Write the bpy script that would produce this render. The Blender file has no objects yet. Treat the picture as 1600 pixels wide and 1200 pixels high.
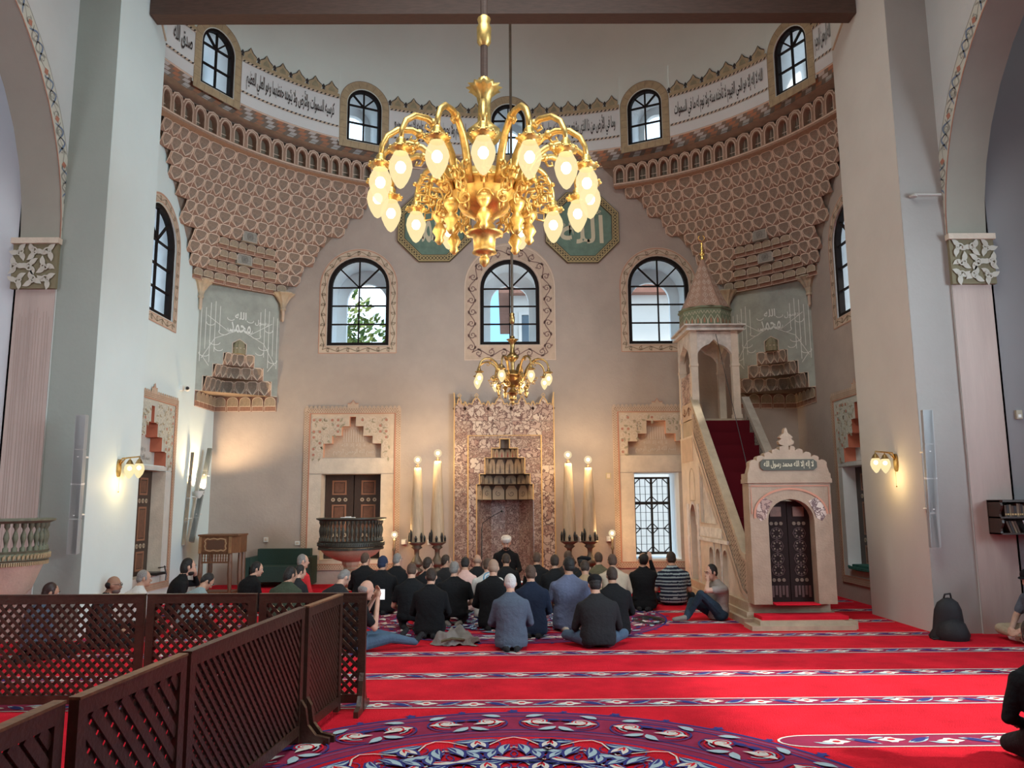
import bpy, math, random
import numpy as np
from math import pi, sin, cos, radians, sqrt, atan2
from mathutils import Vector, Matrix, noise
from mathutils.geometry import tessellate_polygon
random.seed(7)
SC = bpy.context.scene
COL = SC.collection
# ------------------------------------------------------------------ camera
cam = bpy.data.cameras.new('camera'); cam_o = bpy.data.objects.new('camera', cam); COL.objects.link(cam_o)
cam.sensor_width = 36.0; cam.lens = 1240.0 / 1600 * 36; cam.clip_start = 0.05; cam.clip_end = 300
_p, _y, _r = atan2(185, 1240), radians(0.42), radians(0.4)
_f = Vector((sin(_y)*cos(_p), cos(_y)*cos(_p), sin(_p))); _rt = Vector((cos(_y), -sin(_y), 0)); _u = _rt.cross(_f)
_rr = _rt*cos(_r) - _u*sin(_r); _uu = _u*cos(_r) + _rt*sin(_r)
cam_o.matrix_world = Matrix(((_rr.x, _uu.x, -_f.x, 0), (_rr.y, _uu.y, -_f.y, 0), (_rr.z, _uu.z, -_f.z, 1.75), (0, 0, 0, 1)))
SC.camera = cam_o
# ------------------------------------------------------------------ world: hazy blue sky with white cloud
W = bpy.data.worlds.new('sky'); SC.world = W; W.use_nodes = True
nt = W.node_tree; nt.nodes.clear()
out = nt.nodes.new('ShaderNodeOutputWorld'); bg = nt.nodes.new('ShaderNodeBackground'); tc = nt.nodes.new('ShaderNodeTexCoord')
ns = nt.nodes.new('ShaderNodeTexNoise'); ns.inputs['Scale'].default_value = 2.6; ns.inputs['Detail'].default_value = 6
rmp = nt.nodes.new('ShaderNodeValToRGB'); rmp.color_ramp.elements[0].position = .42; rmp.color_ramp.elements[1].position = .6
rmp.color_ramp.elements[0].color = (.15, .33, .50, 1); rmp.color_ramp.elements[1].color = (.86, .93, 1, 1)
nt.links.new(tc.outputs['Generated'], ns.inputs['Vector']); nt.links.new(ns.outputs['Fac'], rmp.inputs['Fac'])
nt.links.new(rmp.outputs['Color'], bg.inputs['Color']); bg.inputs['Strength'].default_value = 3.6
nt.links.new(bg.outputs[0], out.inputs[0])
# ------------------------------------------------------------------ unseen area lamps added to fill the hall, standing in for window daylight
def area(name, loc, target, sx, sy, power, col, spread=180):
    l = bpy.data.lights.new(name, 'AREA'); l.shape = 'RECTANGLE'; l.size = sx; l.size_y = sy; l.energy = power; l.color = col; l.spread = radians(spread)
    o = bpy.data.objects.new(name, l); COL.objects.link(o); o.location = loc
    o.rotation_euler = (Vector(target) - Vector(loc)).to_track_quat('-Z', 'Y').to_euler(); return o
area('daylight_fill_right', (9.0, 4.6, 4.0), (-2, 11.5, 4.0), 4.5, 4.5, 340, (.70, .88, 1), 80)
area('daylight_fill_left', (-9.0, 4.6, 4.0), (2, 11.5, 4.0), 4.5, 4.5, 250, (.90, .94, 1))
area('daylight_fill_rear', (0, -3.6, 5.5), (0, 12, 4.2), 7, 5, 40, (.9, .95, 1))
area('daylight_fill_top', (0, 5.0, 11.6), (0, 10.5, 0), 6, 6, 430, (.90, .97, .96), 130)
_s = bpy.data.lights.new('sun', 'SUN'); _s.energy = 5.5; _s.angle = radians(3.0); _s.color = (1, .93, .82)
_so = bpy.data.objects.new('sun', _s); COL.objects.link(_so)
_so.rotation_euler = (Vector((-.80, .16, -.58))).to_track_quat('-Z', 'Y').to_euler()
vs = SC.view_settings; SC.display_settings.display_device = 'sRGB'
vs.view_transform = 'Standard'; vs.look = 'None'; vs.exposure = 0.0; vs.gamma = 1.0; vs.use_curve_mapping = False
SC.cycles.max_bounces = 6; SC.cycles.diffuse_bounces = 4; SC.cycles.transparent_max_bounces = 12
SC.cycles.sample_clamp_indirect = 4.0; SC.cycles.caustics_reflective = False; SC.cycles.caustics_refractive = False

# ------------------------------------------------------------------ materials
MATS = {}
def mat(name, col, rough=.7, metal=0, var=.0, scale=4, bump=0, bscale=30, emit=None, estr=0, spec=None, col2=None, stretch=None):
    if name in MATS: return MATS[name]
    m = bpy.data.materials.new(name); m.use_nodes = True; MATS[name] = m
    n = m.node_tree; b = n.nodes['Principled BSDF']
    b.inputs['Base Color'].default_value = (*col, 1); b.inputs['Roughness'].default_value = rough; b.inputs['Metallic'].default_value = metal
    if spec is not None: b.inputs['Specular IOR Level'].default_value = spec
    if var or bump:
        t = n.nodes.new('ShaderNodeTexCoord'); mp = n.nodes.new('ShaderNodeMapping'); n.links.new(t.outputs['Object'], mp.inputs[0])
        if stretch: mp.inputs['Scale'].default_value = stretch
    if var:
        x = n.nodes.new('ShaderNodeTexNoise'); x.inputs['Scale'].default_value = scale; x.inputs['Detail'].default_value = 5; x.inputs['Roughness'].default_value = .6
        n.links.new(mp.outputs[0], x.inputs['Vector'])
        r = n.nodes.new('ShaderNodeValToRGB'); c2 = col2 or tuple(c*(1-var) for c in col)
        r.color_ramp.elements[0].position = .3; r.color_ramp.elements[1].position = .7
        r.color_ramp.elements[0].color = (*c2, 1); r.color_ramp.elements[1].color = (*[min(1, c*(1+var*.4)) for c in col], 1)
        n.links.new(x.outputs['Fac'], r.inputs['Fac']); n.links.new(r.outputs['Color'], b.inputs['Base Color'])
    if bump:
        y = n.nodes.new('ShaderNodeTexNoise'); y.inputs['Scale'].default_value = bscale; y.inputs['Detail'].default_value = 4
        n.links.new(mp.outputs[0], y.inputs['Vector'])
        bp = n.nodes.new('ShaderNodeBump'); bp.inputs['Strength'].default_value = bump; bp.inputs['Distance'].default_value = .02
        n.links.new(y.outputs['Fac'], bp.inputs['Height']); n.links.new(bp.outputs[0], b.inputs['Normal'])
    if emit: b.inputs['Emission Color'].default_value = (*emit, 1); b.inputs['Emission Strength'].default_value = estr
    return m
def mat_breccia(name, chip, chip2, matrix, scale=9):
    m = bpy.data.materials.new(name); m.use_nodes = True; MATS[name] = m; n = m.node_tree; b = n.nodes['Principled BSDF']; b.inputs['Roughness'].default_value = .35
    t = n.nodes.new('ShaderNodeTexCoord'); nz = n.nodes.new('ShaderNodeTexNoise'); nz.inputs['Scale'].default_value = 7; nz.inputs['Detail'].default_value = 4
    oi = n.nodes.new('ShaderNodeObjectInfo'); ad = n.nodes.new('ShaderNodeVectorMath'); ad.operation = 'MULTIPLY_ADD'
    ad.inputs[1].default_value = (.35, .35, .35); n.links.new(t.outputs['Object'], nz.inputs['Vector'])
    n.links.new(nz.outputs['Color'], ad.inputs[0]); n.links.new(t.outputs['Object'], ad.inputs[2])
    ad2 = n.nodes.new('ShaderNodeVectorMath'); ad2.operation = 'ADD'; n.links.new(ad.outputs[0], ad2.inputs[0])
    sc = n.nodes.new('ShaderNodeMath'); sc.operation = 'MULTIPLY'; sc.inputs[1].default_value = 37; n.links.new(oi.outputs['Random'], sc.inputs[0]); n.links.new(sc.outputs[0], ad2.inputs[1])
    v = n.nodes.new('ShaderNodeTexVoronoi'); v.feature = 'DISTANCE_TO_EDGE'; v.inputs['Scale'].default_value = scale; n.links.new(ad2.outputs[0], v.inputs['Vector'])
    v2 = n.nodes.new('ShaderNodeTexVoronoi'); v2.inputs['Scale'].default_value = scale; n.links.new(ad2.outputs[0], v2.inputs['Vector'])
    r = n.nodes.new('ShaderNodeValToRGB'); r.color_ramp.elements[0].position = .03; r.color_ramp.elements[1].position = .11
    r.color_ramp.elements[0].color = (0, 0, 0, 1); r.color_ramp.elements[1].color = (1, 1, 1, 1)
    n.links.new(v.outputs['Distance'], r.inputs['Fac'])
    sx = n.nodes.new('ShaderNodeSeparateColor'); n.links.new(v2.outputs['Color'], sx.inputs[0])
    cm = n.nodes.new('ShaderNodeMix'); cm.data_type = 'RGBA'; cm.inputs['A'].default_value = (*chip, 1); cm.inputs['B'].default_value = (*chip2, 1); n.links.new(sx.outputs[0], cm.inputs['Factor'])
    c2 = n.nodes.new('ShaderNodeMix'); c2.data_type = 'RGBA'; c2.inputs['A'].default_value = (*matrix, 1)
    n.links.new(cm.outputs['Result'], c2.inputs['B']); n.links.new(r.outputs['Color'], c2.inputs['Factor']); n.links.new(c2.outputs['Result'], b.inputs['Base Color'])
    return m
def mat_glass(name, tint, op, gl=.1):
    m = bpy.data.materials.new(name); m.use_nodes = True; MATS[name] = m; n = m.node_tree; n.nodes.clear()
    o = n.nodes.new('ShaderNodeOutputMaterial'); t = n.nodes.new('ShaderNodeBsdfTransparent'); g = n.nodes.new('ShaderNodeBsdfGlossy'); mx = n.nodes.new('ShaderNodeMixShader')
    t.inputs[0].default_value = (*tint, 1); g.inputs['Roughness'].default_value = gl; mx.inputs[0].default_value = op
    n.links.new(t.outputs[0], mx.inputs[1]); n.links.new(g.outputs[0], mx.inputs[2]); n.links.new(mx.outputs[0], o.inputs[0]); return m
def mat_bulb(name, col, strength, op):
    m = bpy.data.materials.new(name); m.use_nodes = True; MATS[name] = m; n = m.node_tree; n.nodes.clear()
    o = n.nodes.new('ShaderNodeOutputMaterial'); t = n.nodes.new('ShaderNodeBsdfTransparent'); g = n.nodes.new('ShaderNodeEmission'); mx = n.nodes.new('ShaderNodeMixShader')
    g.inputs[0].default_value = (*col, 1); g.inputs[1].default_value = strength; mx.inputs[0].default_value = op
    n.links.new(t.outputs[0], mx.inputs[1]); n.links.new(g.outputs[0], mx.inputs[2]); n.links.new(mx.outputs[0], o.inputs[0]); return m
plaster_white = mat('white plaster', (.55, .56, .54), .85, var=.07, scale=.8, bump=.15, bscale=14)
plaster_shaded = mat('shade toned front plaster', (.315, .345, .31), .85, var=.08, scale=.8, bump=.15, bscale=14)  # pier fronts face away from the light; that shade is darkened into the colour
plaster_shaded_right = mat('shade toned right front plaster', (.36, .335, .31), .85, var=.08, scale=.8, bump=.15, bscale=14)  # right pier front, its shade likewise put into the colour
plaster_right = mat('warm white plaster', (.62, .59, .54), .85, var=.07, scale=.8, bump=.12, bscale=12)
plaster_daylit = mat('daylight tinted plaster', (.68, .78, .77), .6, var=.05, scale=.7, bump=.12, bscale=10)  # cool daylight on the left jamb and wall is tinted into this colour
plaster_pink = mat('apse plaster', (.43, .352, .30), .85, var=.12, scale=1.3, bump=.3, bscale=16)
plaster_dome = mat('dome plaster', (.62, .66, .60), .9, var=.07, scale=.5, bump=.12, bscale=8)
plaster_blush = mat('blush plaster', (.50, .40, .355), .85, var=.16, scale=1.1, stretch=(3, 3, .35), bump=.15, bscale=12)
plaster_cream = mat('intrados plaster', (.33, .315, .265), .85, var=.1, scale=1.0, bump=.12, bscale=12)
plaster_tunnel = mat('window reveal plaster', (.86, .88, .88), .9, var=.06, scale=2, bump=.1, bscale=15)
grey_panel = mat('grey green plaster panel', (.36, .37, .32), .85, var=.22, scale=3, bump=.3, bscale=18)
terracotta = mat('terracotta paint', (.36, .225, .155), .8, var=.25, scale=5)
terra_red = mat('red clay paint', (.46, .13, .07), .7, var=.12, scale=6)
leaf_brown = mat('taupe paint', (.25, .185, .14), .8, var=.25, scale=6)
leaf_olive = mat('olive paint', (.30, .26, .16), .8, var=.25, scale=6)
line_pink = mat('pale pink line paint', (.68, .53, .41), .75, var=.12, scale=8)
line_white = mat('white line paint', (.74, .74, .68), .75)
line_dark = mat('dark line paint', (.10, .075, .06), .8)
ink = mat('black ink', (.035, .03, .03), .8)
stone_tan = mat('tan limestone', (.47, .37, .26), .6, var=.2, scale=5, bump=.3, bscale=40)
stone_pale = mat('pale limestone', (.66, .55, .44), .6, var=.16, scale=4, bump=.25, bscale=35)
stone_pink = mat('pink limestone', (.56, .41, .30), .6, var=.15, scale=5, bump=.25, bscale=30)
marble_white = mat('veined white marble', (.66, .60, .54), .4, var=.35, scale=7, bump=.1, bscale=20)
ochre = mat('ochre paint', (.42, .32, .19), .8, var=.2, scale=10)
buff = mat('buff paint', (.60, .47, .35), .8, var=.12, scale=6)
buff_line = mat('buff dark scroll paint', (.24, .17, .11), .8)
dark_wood = mat('dark window wood', (.016, .011, .010), .75, var=.2, scale=10, spec=.15)
shutter_wood = mat('shutter wood', (.05, .028, .02), .45, var=.3, scale=12, stretch=(6, 6, 1))
panel_wood = mat('inlay panel wood', (.17, .075, .045), .5, var=.3, scale=14)
fence_wood = mat('fence wood', (.070, .034, .023), .34, var=.35, scale=9, bump=.2, bscale=40)
fence_edge = mat('worn fence edge wood', (.24, .12, .06), .5, var=.5, scale=18)
brown_wood = mat('lectern wood', (.17, .075, .035), .45, var=.35, scale=10, stretch=(5, 5, 1))
beam_wood = mat('tie beam wood', (.085, .045, .032), .6, var=.3, scale=6, stretch=(1, 8, 8))
brass = mat('gilt brass', (.88, .60, .20), .42, .85, var=.35, scale=16)
brass_old = mat('old brass', (.50, .33, .13), .35, 1, var=.4, scale=14)
bronze = mat('dark bronze', (.13, .095, .065), .5, .4, var=.3, scale=9)
gold = mat('gold leaf', (.95, .62, .18), .2, 1)
black_metal = mat('black metal', (.03, .03, .03), .4, .5)
speaker_grey = mat('speaker grey', (.36, .38, .38), .5, .1, bump=.2, bscale=180)
green_panel = mat('green panel paint', (.15, .23, .17), .7, var=.25, scale=5, bump=.2, bscale=12)
cream_paint = mat('cream letter paint', (.62, .54, .37), .6)
pane_m = mat_glass('window glass', (.93, .97, 1), .05)
carpet_red = mat('red carpet', (.72, .016, .036), .95, var=.28, scale=2.2, bump=.6, bscale=90, spec=.1)
carpet_wine = mat('wine carpet', (.30, .03, .085), .95, var=.2, scale=8, spec=.1)
carpet_navy = mat('navy carpet', (.045, .05, .22), .95, spec=.1)
carpet_blue = mat('light blue carpet', (.42, .56, .64), .95, spec=.1, var=.1, scale=20)
carpet_white = mat('ivory carpet', (.74, .72, .68), .95, spec=.1, var=.1, scale=20)
carpet_purple = mat('purple carpet', (.25, .06, .16), .95, spec=.1)
candle_wax = mat('tall candle wax', (.52, .385, .25), .55, var=.2, scale=6, stretch=(6, 6, .6), bump=.3, bscale=14)
bulb_core = mat('lit bulb core', (1, .9, .7), .5, emit=(1, .86, .6), estr=16)
bulb_glass = mat_bulb('glowing frosted bulb glass', (1, .80, .42), 1.12, .70)
globe_glass = mat_bulb('glowing clear globe', (1, .82, .5), 1.0, .5)
white_plastic = mat('white plastic', (.75, .75, .72), .4)
breccia = mat_breccia('breccia marble', (.62, .50, .41), (.36, .22, .18), (.12, .055, .05), 8)
breccia2 = mat_breccia('fine breccia marble', (.50, .38, .31), (.28, .16, .13), (.13, .07, .055), 15)
gold_line = mat('gold painted line', (.68, .42, .17), .5, .2)

# ------------------------------------------------------------------ mesh building
WL = {}
def wloc(o): return WL.get(o.name, Vector((0, 0, 0))) if o else Vector((0, 0, 0))
def flat(a, b): return Vector((a, b))
class MB:
    def __init__(s): s.v = []; s.f = []; s.m = []
    def add(s, vs_, fs, m=0):
        k = len(s.v); s.v += [tuple(p) for p in vs_]
        for f in fs: s.f.append(tuple(i+k for i in f)); s.m.append(m)
    def box(s, x0, x1, y0, y1, z0, z1, m=0, T=None):
        p = [(x, y, z) for z in (z0, z1) for y in (y0, y1) for x in (x0, x1)]
        if T: p = [T(*q) for q in p]
        s.add(p, [(0, 2, 3, 1), (4, 5, 7, 6), (0, 1, 5, 4), (2, 6, 7, 3), (0, 4, 6, 2), (1, 3, 7, 5)], m)
    def prism(s, poly, T, d0, d1, m=0, holes=(), ms=None, back=True):
        loops = [list(poly)] + [list(h) for h in holes]; ms = m if ms is None else ms
        flatp = [p for l in loops for p in l]
        tris = tessellate_polygon([[Vector((p[0], p[1], 0)) for p in l] for l in loops]); n = len(flatp)
        s.add([T(p[0], p[1], d0) for p in flatp], tris, m)
        if d1 is None: return
        if back: s.add([T(p[0], p[1], d1) for p in flatp], tris, m)
        for l in loops:
            L = len(l); s.add([T(p[0], p[1], d0) for p in l] + [T(p[0], p[1], d1) for p in l], [(i, (i+1) % L, L+(i+1) % L, L+i) for i in range(L)], ms)
    def tube(s, pts, r, n=8, m=0, caps=True):
        pts = [Vector(p) for p in pts]; N = len(pts); rs = r if isinstance(r, (list, tuple)) else [r]*N
        t0 = (pts[1]-pts[0]).normalized(); up = Vector((0, 0, 1)) if abs(t0.z) < .9 else Vector((1, 0, 0)); a = t0.cross(up).normalized(); vv = []
        for i, p in enumerate(pts):
            t = (pts[min(i+1, N-1)]-pts[max(i-1, 0)]); t = t.normalized() if t.length > 1e-9 else t0
            a = (a - t*a.dot(t)); a = a.normalized() if a.length > 1e-6 else t.orthogonal().normalized(); b = t.cross(a)
            vv += [p + (a*cos(2*pi*j/n) + b*sin(2*pi*j/n))*rs[i] for j in range(n)]
        ff = [(i*n+j, i*n+(j+1) % n, (i+1)*n+(j+1) % n, (i+1)*n+j) for i in range(N-1) for j in range(n)]
        if caps: ff += [tuple(range(n))[::-1], tuple((N-1)*n+j for j in range(n))]
        s.add(vv, ff, m)
    def lathe(s, prof, c=(0, 0, 0), n=20, m=0, a0=0, a1=2*pi, flute=0, fn=16):
        full = abs(a1-a0-2*pi) < 1e-6; K = n if full else n+1; vv = []
        for r, z in prof:
            for j in range(K):
                a = a0+(a1-a0)*j/n; rr = r*(1+flute*abs(cos(fn*a/2)))
                vv.append((c[0]+rr*cos(a), c[1]+rr*sin(a), c[2]+z))
        P = len(prof); ff = []
        for i in range(P-1):
            for j in range(n): ff.append((i*K+j, i*K+(j+1) % K, (i+1)*K+(j+1) % K, (i+1)*K+j))
        s.add(vv, ff, m)
        if full:
            s.add([(c[0]+prof[0][0]*cos(2*pi*j/n), c[1]+prof[0][0]*sin(2*pi*j/n), c[2]+prof[0][1]) for j in range(n)], [tuple(range(n))[::-1]], m)
            s.add([(c[0]+prof[-1][0]*cos(2*pi*j/n), c[1]+prof[-1][0]*sin(2*pi*j/n), c[2]+prof[-1][1]) for j in range(n)], [tuple(range(n))], m)
    def ball(s, c, r, n=12, m=0, sz=(1, 1, 1)):
        vv = [(c[0], c[1], c[2]+r*sz[2])]; h = n//2
        for i in range(1, h):
            for j in range(n): a = pi*i/h; b = 2*pi*j/n; vv.append((c[0]+r*sz[0]*sin(a)*cos(b), c[1]+r*sz[1]*sin(a)*sin(b), c[2]+r*sz[2]*cos(a)))
        vv.append((c[0], c[1], c[2]-r*sz[2])); L = len(vv)-1
        ff = [(0, 1+j, 1+(j+1) % n) for j in range(n)] + [(1+i*n+j, 1+(i+1)*n+j, 1+(i+1)*n+(j+1) % n, 1+i*n+(j+1) % n) for i in range(h-2) for j in range(n)] + [(L, 1+(h-2)*n+(j+1) % n, 1+(h-2)*n+j) for j in range(n)]
        s.add(vv, ff, m)
    def rib(s, pts, w, T, d, m=0, closed=False):
        "flat painted line in (u,v), width w (or list), at depth d"
        N = len(pts); ws = w if isinstance(w, (list, tuple)) else [w]*N; vv = []
        for i, p in enumerate(pts):
            a = pts[(i-1) % N] if closed else pts[max(i-1, 0)]; b = pts[(i+1) % N] if closed else pts[min(i+1, N-1)]
            dx, dy = b[0]-a[0], b[1]-a[1]; l = sqrt(dx*dx+dy*dy) or 1; nx, ny = -dy/l*ws[i]/2, dx/l*ws[i]/2
            vv += [T(p[0]+nx, p[1]+ny, d), T(p[0]-nx, p[1]-ny, d)]
        K = N if closed else N-1
        s.add(vv, [(2*i, 2*i+1, (2*i+3) % (2*N), (2*i+2) % (2*N)) for i in range(K)], m)
    def poly(s, pts, T, d, m=0):
        s.add([T(p[0], p[1], d) for p in pts], tessellate_polygon([[Vector((p[0], p[1], 0)) for p in pts]]), m)
    def build(s, name, mats, parent=None, smooth=False, loc=None, label=None, kind=None, world=True):
        me = bpy.data.meshes.new(name); base = wloc(parent) if world else Vector((0, 0, 0))
        L = Vector(loc) if loc is not None else Vector((0, 0, 0))
        if world:
            o_ = base + (L if parent is None else Vector((0, 0, 0)))
            if parent is not None and loc is not None: o_ = Vector(loc)
            vv = [(p[0]-o_.x, p[1]-o_.y, p[2]-o_.z) for p in s.v]
        else: vv = s.v
        me.from_pydata(vv, [], s.f)
        for m in (mats if isinstance(mats, (list, tuple)) else [mats]): me.materials.append(m)
        if any(s.m): me.polygons.foreach_set('material_index', s.m)
        if smooth: me.polygons.foreach_set('use_smooth', [True]*len(s.f))
        me.update()
        o = bpy.data.objects.new(name, me); COL.objects.link(o)
        if parent is not None: o.parent = parent
        if loc is not None:
            o.location = (L - base) if (world and parent is not None) else L
            WL[o.name] = L.copy() if world else base+L
        else: WL[o.name] = base.copy()
        if label: o['label'] = label
        if kind: o['kind'] = kind
        return o
def thing(name, label, cat, loc, group=None, kind=None):
    o = bpy.data.objects.new(name, None); COL.objects.link(o); o.location = loc; o.empty_display_size = .1; WL[o.name] = Vector(loc)
    if label: o['label'] = label
    if cat: o['category'] = cat
    if group: o['group'] = group
    if kind: o['kind'] = kind
    return o
def tag(o, label, cat, group=None):
    o['label'] = label; o['category'] = cat
    if group: o['group'] = group
    return o
def place(mesh, name, M, parent=None):
    o = bpy.data.objects.new(name, mesh); COL.objects.link(o)
    if parent is not None: o.parent = parent; M = Matrix.Translation(-wloc(parent)) @ M
    o.matrix_local = M; WL[o.name] = (Matrix.Translation(wloc(parent)) @ M).translation.copy(); return o
def copy_tree(o, parent=None):
    c = o.copy(); COL.objects.link(c)
    if parent is not None: c.parent = parent
    for ch in list(o.children): copy_tree(ch, c)
    return c
def struct(o): o['kind'] = 'structure'; return o
def rect(a, b, c, d): return [(a, c), (b, c), (b, d), (a, d)]
def arch(cu, w, v0, v1, n=16, pointed=0):
    "round-headed outline, sill v0, crown v1"
    r = w/2; sp = v1-r*(1+pointed); p = [(cu-r, v0), (cu+r, v0)]
    for i in range(n+1):
        a = pi*i/n; p.append((cu+r*cos(a), sp+r*(1+pointed)*sin(a)**(1-.25*bool(pointed))))
    return p
def TY(y): return lambda u, v, d: (u, y+d, v)               # wall facing the camera; d goes into the wall
def TX(x): return lambda u, v, d: (x+d*(1 if x > 0 else -1), u, v)   # side wall; u is Y
def TZ(z): return lambda u, v, d: (u, v, z+d)
def TA(c, ang):
    "tangent frame of the apse drum: c=(x,y), outward angle ang from +Y"
    s_, c_ = sin(ang), cos(ang)
    return lambda u, v, d: (c[0]+u*c_+d*s_, c[1]-u*s_+d*c_, v)
# ------------------------------------------------------------------ arabic lettering
_F = {}
def _reg(cp, base, k):
    _F[cp] = [base+i for i in range(k)]
for cp, b, k in ((0x627, 0xFE8D, 2), (0x628, 0xFE8F, 4), (0x629, 0xFE93, 2), (0x62A, 0xFE95, 4), (0x62B, 0xFE99, 4), (0x62C, 0xFE9D, 4), (0x62D, 0xFEA1, 4), (0x62E, 0xFEA5, 4),
    (0x62F, 0xFEA9, 2), (0x630, 0xFEAB, 2), (0x631, 0xFEAD, 2), (0x632, 0xFEAF, 2), (0x633, 0xFEB1, 4), (0x634, 0xFEB5, 4), (0x635, 0xFEB9, 4), (0x636, 0xFEBD, 4), (0x637, 0xFEC1, 4),
    (0x638, 0xFEC5, 4), (0x639, 0xFEC9, 4), (0x63A, 0xFECD, 4), (0x641, 0xFED1, 4), (0x642, 0xFED5, 4), (0x643, 0xFED9, 4), (0x644, 0xFEDD, 4), (0x645, 0xFEE1, 4), (0x646, 0xFEE5, 4),
    (0x647, 0xFEE9, 4), (0x648, 0xFEED, 2), (0x649, 0xFEEF, 2), (0x64A, 0xFEF1, 4), (0x621, 0xFE80, 1), (0x626, 0xFE89, 4), (0x625, 0xFE87, 2), (0x623, 0xFE83, 2)): _reg(cp, b, k)
def shape_ar(t):
    o = []; cs = [ord(c) for c in t]; i = 0; prev = False
    while i < len(cs):
        c = cs[i]
        if c not in _F: o.append(chr(c)); prev = False; i += 1; continue
        if c == 0x644 and i+1 < len(cs) and cs[i+1] in (0x627, 0x625, 0x623):
            b = {0x627: 0xFEFB, 0x625: 0xFEF9, 0x623: 0xFEF7}[cs[i+1]]; o.append(chr(b + (1 if prev else 0))); prev = False; i += 2; continue
        f = _F[c]; nxt = i+1 < len(cs) and cs[i+1] in _F and len(_F[cs[i+1]]) > 1 and len(f) == 4
        o.append(chr(f[{(0, 0): 0, (1, 0): 1, (0, 1): 2, (1, 1): 3}[(int(prev and len(f) > 1), int(nxt))]])); prev = nxt; i += 1
    return ''.join(reversed(o))
def letters(t, ar=True):
    "returns (verts in unit box, faces, aspect)"
    c = bpy.data.curves.new('lettering', 'FONT'); c.body = shape_ar(t) if ar else t; c.resolution_u = 2; c.offset = .014
    o = bpy.data.objects.new('lettering', c); COL.objects.link(o)
    dg = bpy.context.evaluated_depsgraph_get(); dg.update(); me = bpy.data.meshes.new_from_object(o.evaluated_get(dg))
    v = [(p.co.x, p.co.y) for p in me.vertices]; f = [tuple(q.vertices) for q in me.polygons]
    bpy.data.objects.remove(o); bpy.data.meshes.remove(me); bpy.data.curves.remove(c)
    x0 = min(p[0] for p in v); x1 = max(p[0] for p in v); y0 = min(p[1] for p in v); y1 = max(p[1] for p in v)
    return [((p[0]-x0)/(x1-x0), (p[1]-y0)/(y1-y0)) for p in v], f
def put_text(mb, t, T, u0, u1, v0, v1, d, m=0):
    v, f = letters(t); mb.add([T(u0+(u1-u0)*p[0], v0+(v1-v0)*p[1], d) for p in v], f, m)
# ------------------------------------------------------------------ ornament
def spiral(cx, cy, r, turns, a0, n=18, sgn=1):
    return [(cx+r*(1-.85*i/n)*cos(a0+sgn*turns*2*pi*i/n), cy+r*(1-.85*i/n)*sin(a0+sgn*turns*2*pi*i/n)) for i in range(n+1)]
def leafp(x, y, a, L, w, bend=0, n=6):
    l = []; r = []
    for i in range(n+1):
        t = i/n; aa = a+bend*t; px = x+L*t*cos(a+bend*t/2); py = y+L*t*sin(a+bend*t/2); ww = w*sin(pi*min(1, t*1.05+.02))**.8 if 0 < i < n else 0
        l.append((px-sin(aa)*ww/2, py+cos(aa)*ww/2)); r.append((px+sin(aa)*ww/2, py-cos(aa)*ww/2))
    return l + r[::-1][1:-1]
class Path:
    def __init__(s, pts, closed=False):
        s.p = list(pts)+([pts[0]] if closed else []); s.s = [0]
        for a, b in zip(s.p, s.p[1:]): s.s.append(s.s[-1]+sqrt((b[0]-a[0])**2+(b[1]-a[1])**2))
        s.L = s.s[-1]
    def at(s, t, off):
        t = min(max(t, 0), s.L-1e-6); i = int(np.searchsorted(s.s, t, side='right'))-1; i = min(i, len(s.p)-2)
        a, b = s.p[i], s.p[i+1]; l = s.s[i+1]-s.s[i] or 1; k = (t-s.s[i])/l; dx, dy = (b[0]-a[0])/l, (b[1]-a[1])/l
        return (a[0]+(b[0]-a[0])*k-dy*off, a[1]+(b[1]-a[1])*k+dx*off)
def scroll_band(mb, path, w, T, d, m=0, period=None, lw=None, leaf=None):
    "running vine with spirals along a path; w = band width"
    period = (period or w*1.9)*.8; n = max(2, round(path.L/period)); per = path.L/n; lw = lw or w*.11; M = lambda u, v, dd: T(*path.at(u, v), dd)
    mb.rib([(i*per/10, w*.22*sin(2*pi*i/20)) for i in range(n*10+1)], lw, M, d, m)
    for k in range(n):
        sg = 1 if k % 2 else -1; cx = (k+.5)*per
        mb.rib(spiral(cx, sg*w*.04, w*.3, 1.2, -sg*pi/2, 14, sg), lw, M, d, m)
        mb.poly(leafp(cx-per*.1, -sg*w*.32, sg*.5, per*.34, w*.16, -sg*.8), M, d, m if leaf is None else leaf)
        mb.poly(leafp(cx+per*.22, sg*w*.3, pi-sg*.3, per*.25, w*.13, sg*.8), M, d, m if leaf is None else leaf)
# ================================================================== SETTING
YB, WX, JX, J0, J1, HX, YC = 16.5, 6.1, 5.65, 10.8, 12.7, 6.25, 10.27
RA, RB, RN = 6.1, 6.2, 2.2
def rho(th): return (abs(sin(th)/RA)**RN + abs(cos(th)/RB)**RN)**(-1/RN)
def rrect(th): return min((YB-YC)/max(1e-6, cos(th)), WX/max(1e-6, abs(sin(th))))
def rpt(th, s=1.0, eps=.004):
    r = min(rho(th)*s, rrect(th)-eps); return (r*sin(th), YC+r*cos(th))
def rnorm(th):
    a = rpt(th-.01, 1, -1); b = rpt(th+.01, 1, -1); return atan2(-(b[1]-a[1]), b[0]-a[0])  # outward angle from +Y
# floor
mb = MB(); mb.prism(rect(-9.4, 9.4, -4.6, 16.9), TZ(0), 0, -.12)
floor = struct(mb.build('floor', carpet_red))
mb = MB(); mb.prism(rect(-5.9, 3.45, 15.35, 16.5), TZ(.14), 0, -.14)
struct(mb.build('trim_1', carpet_red))
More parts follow.
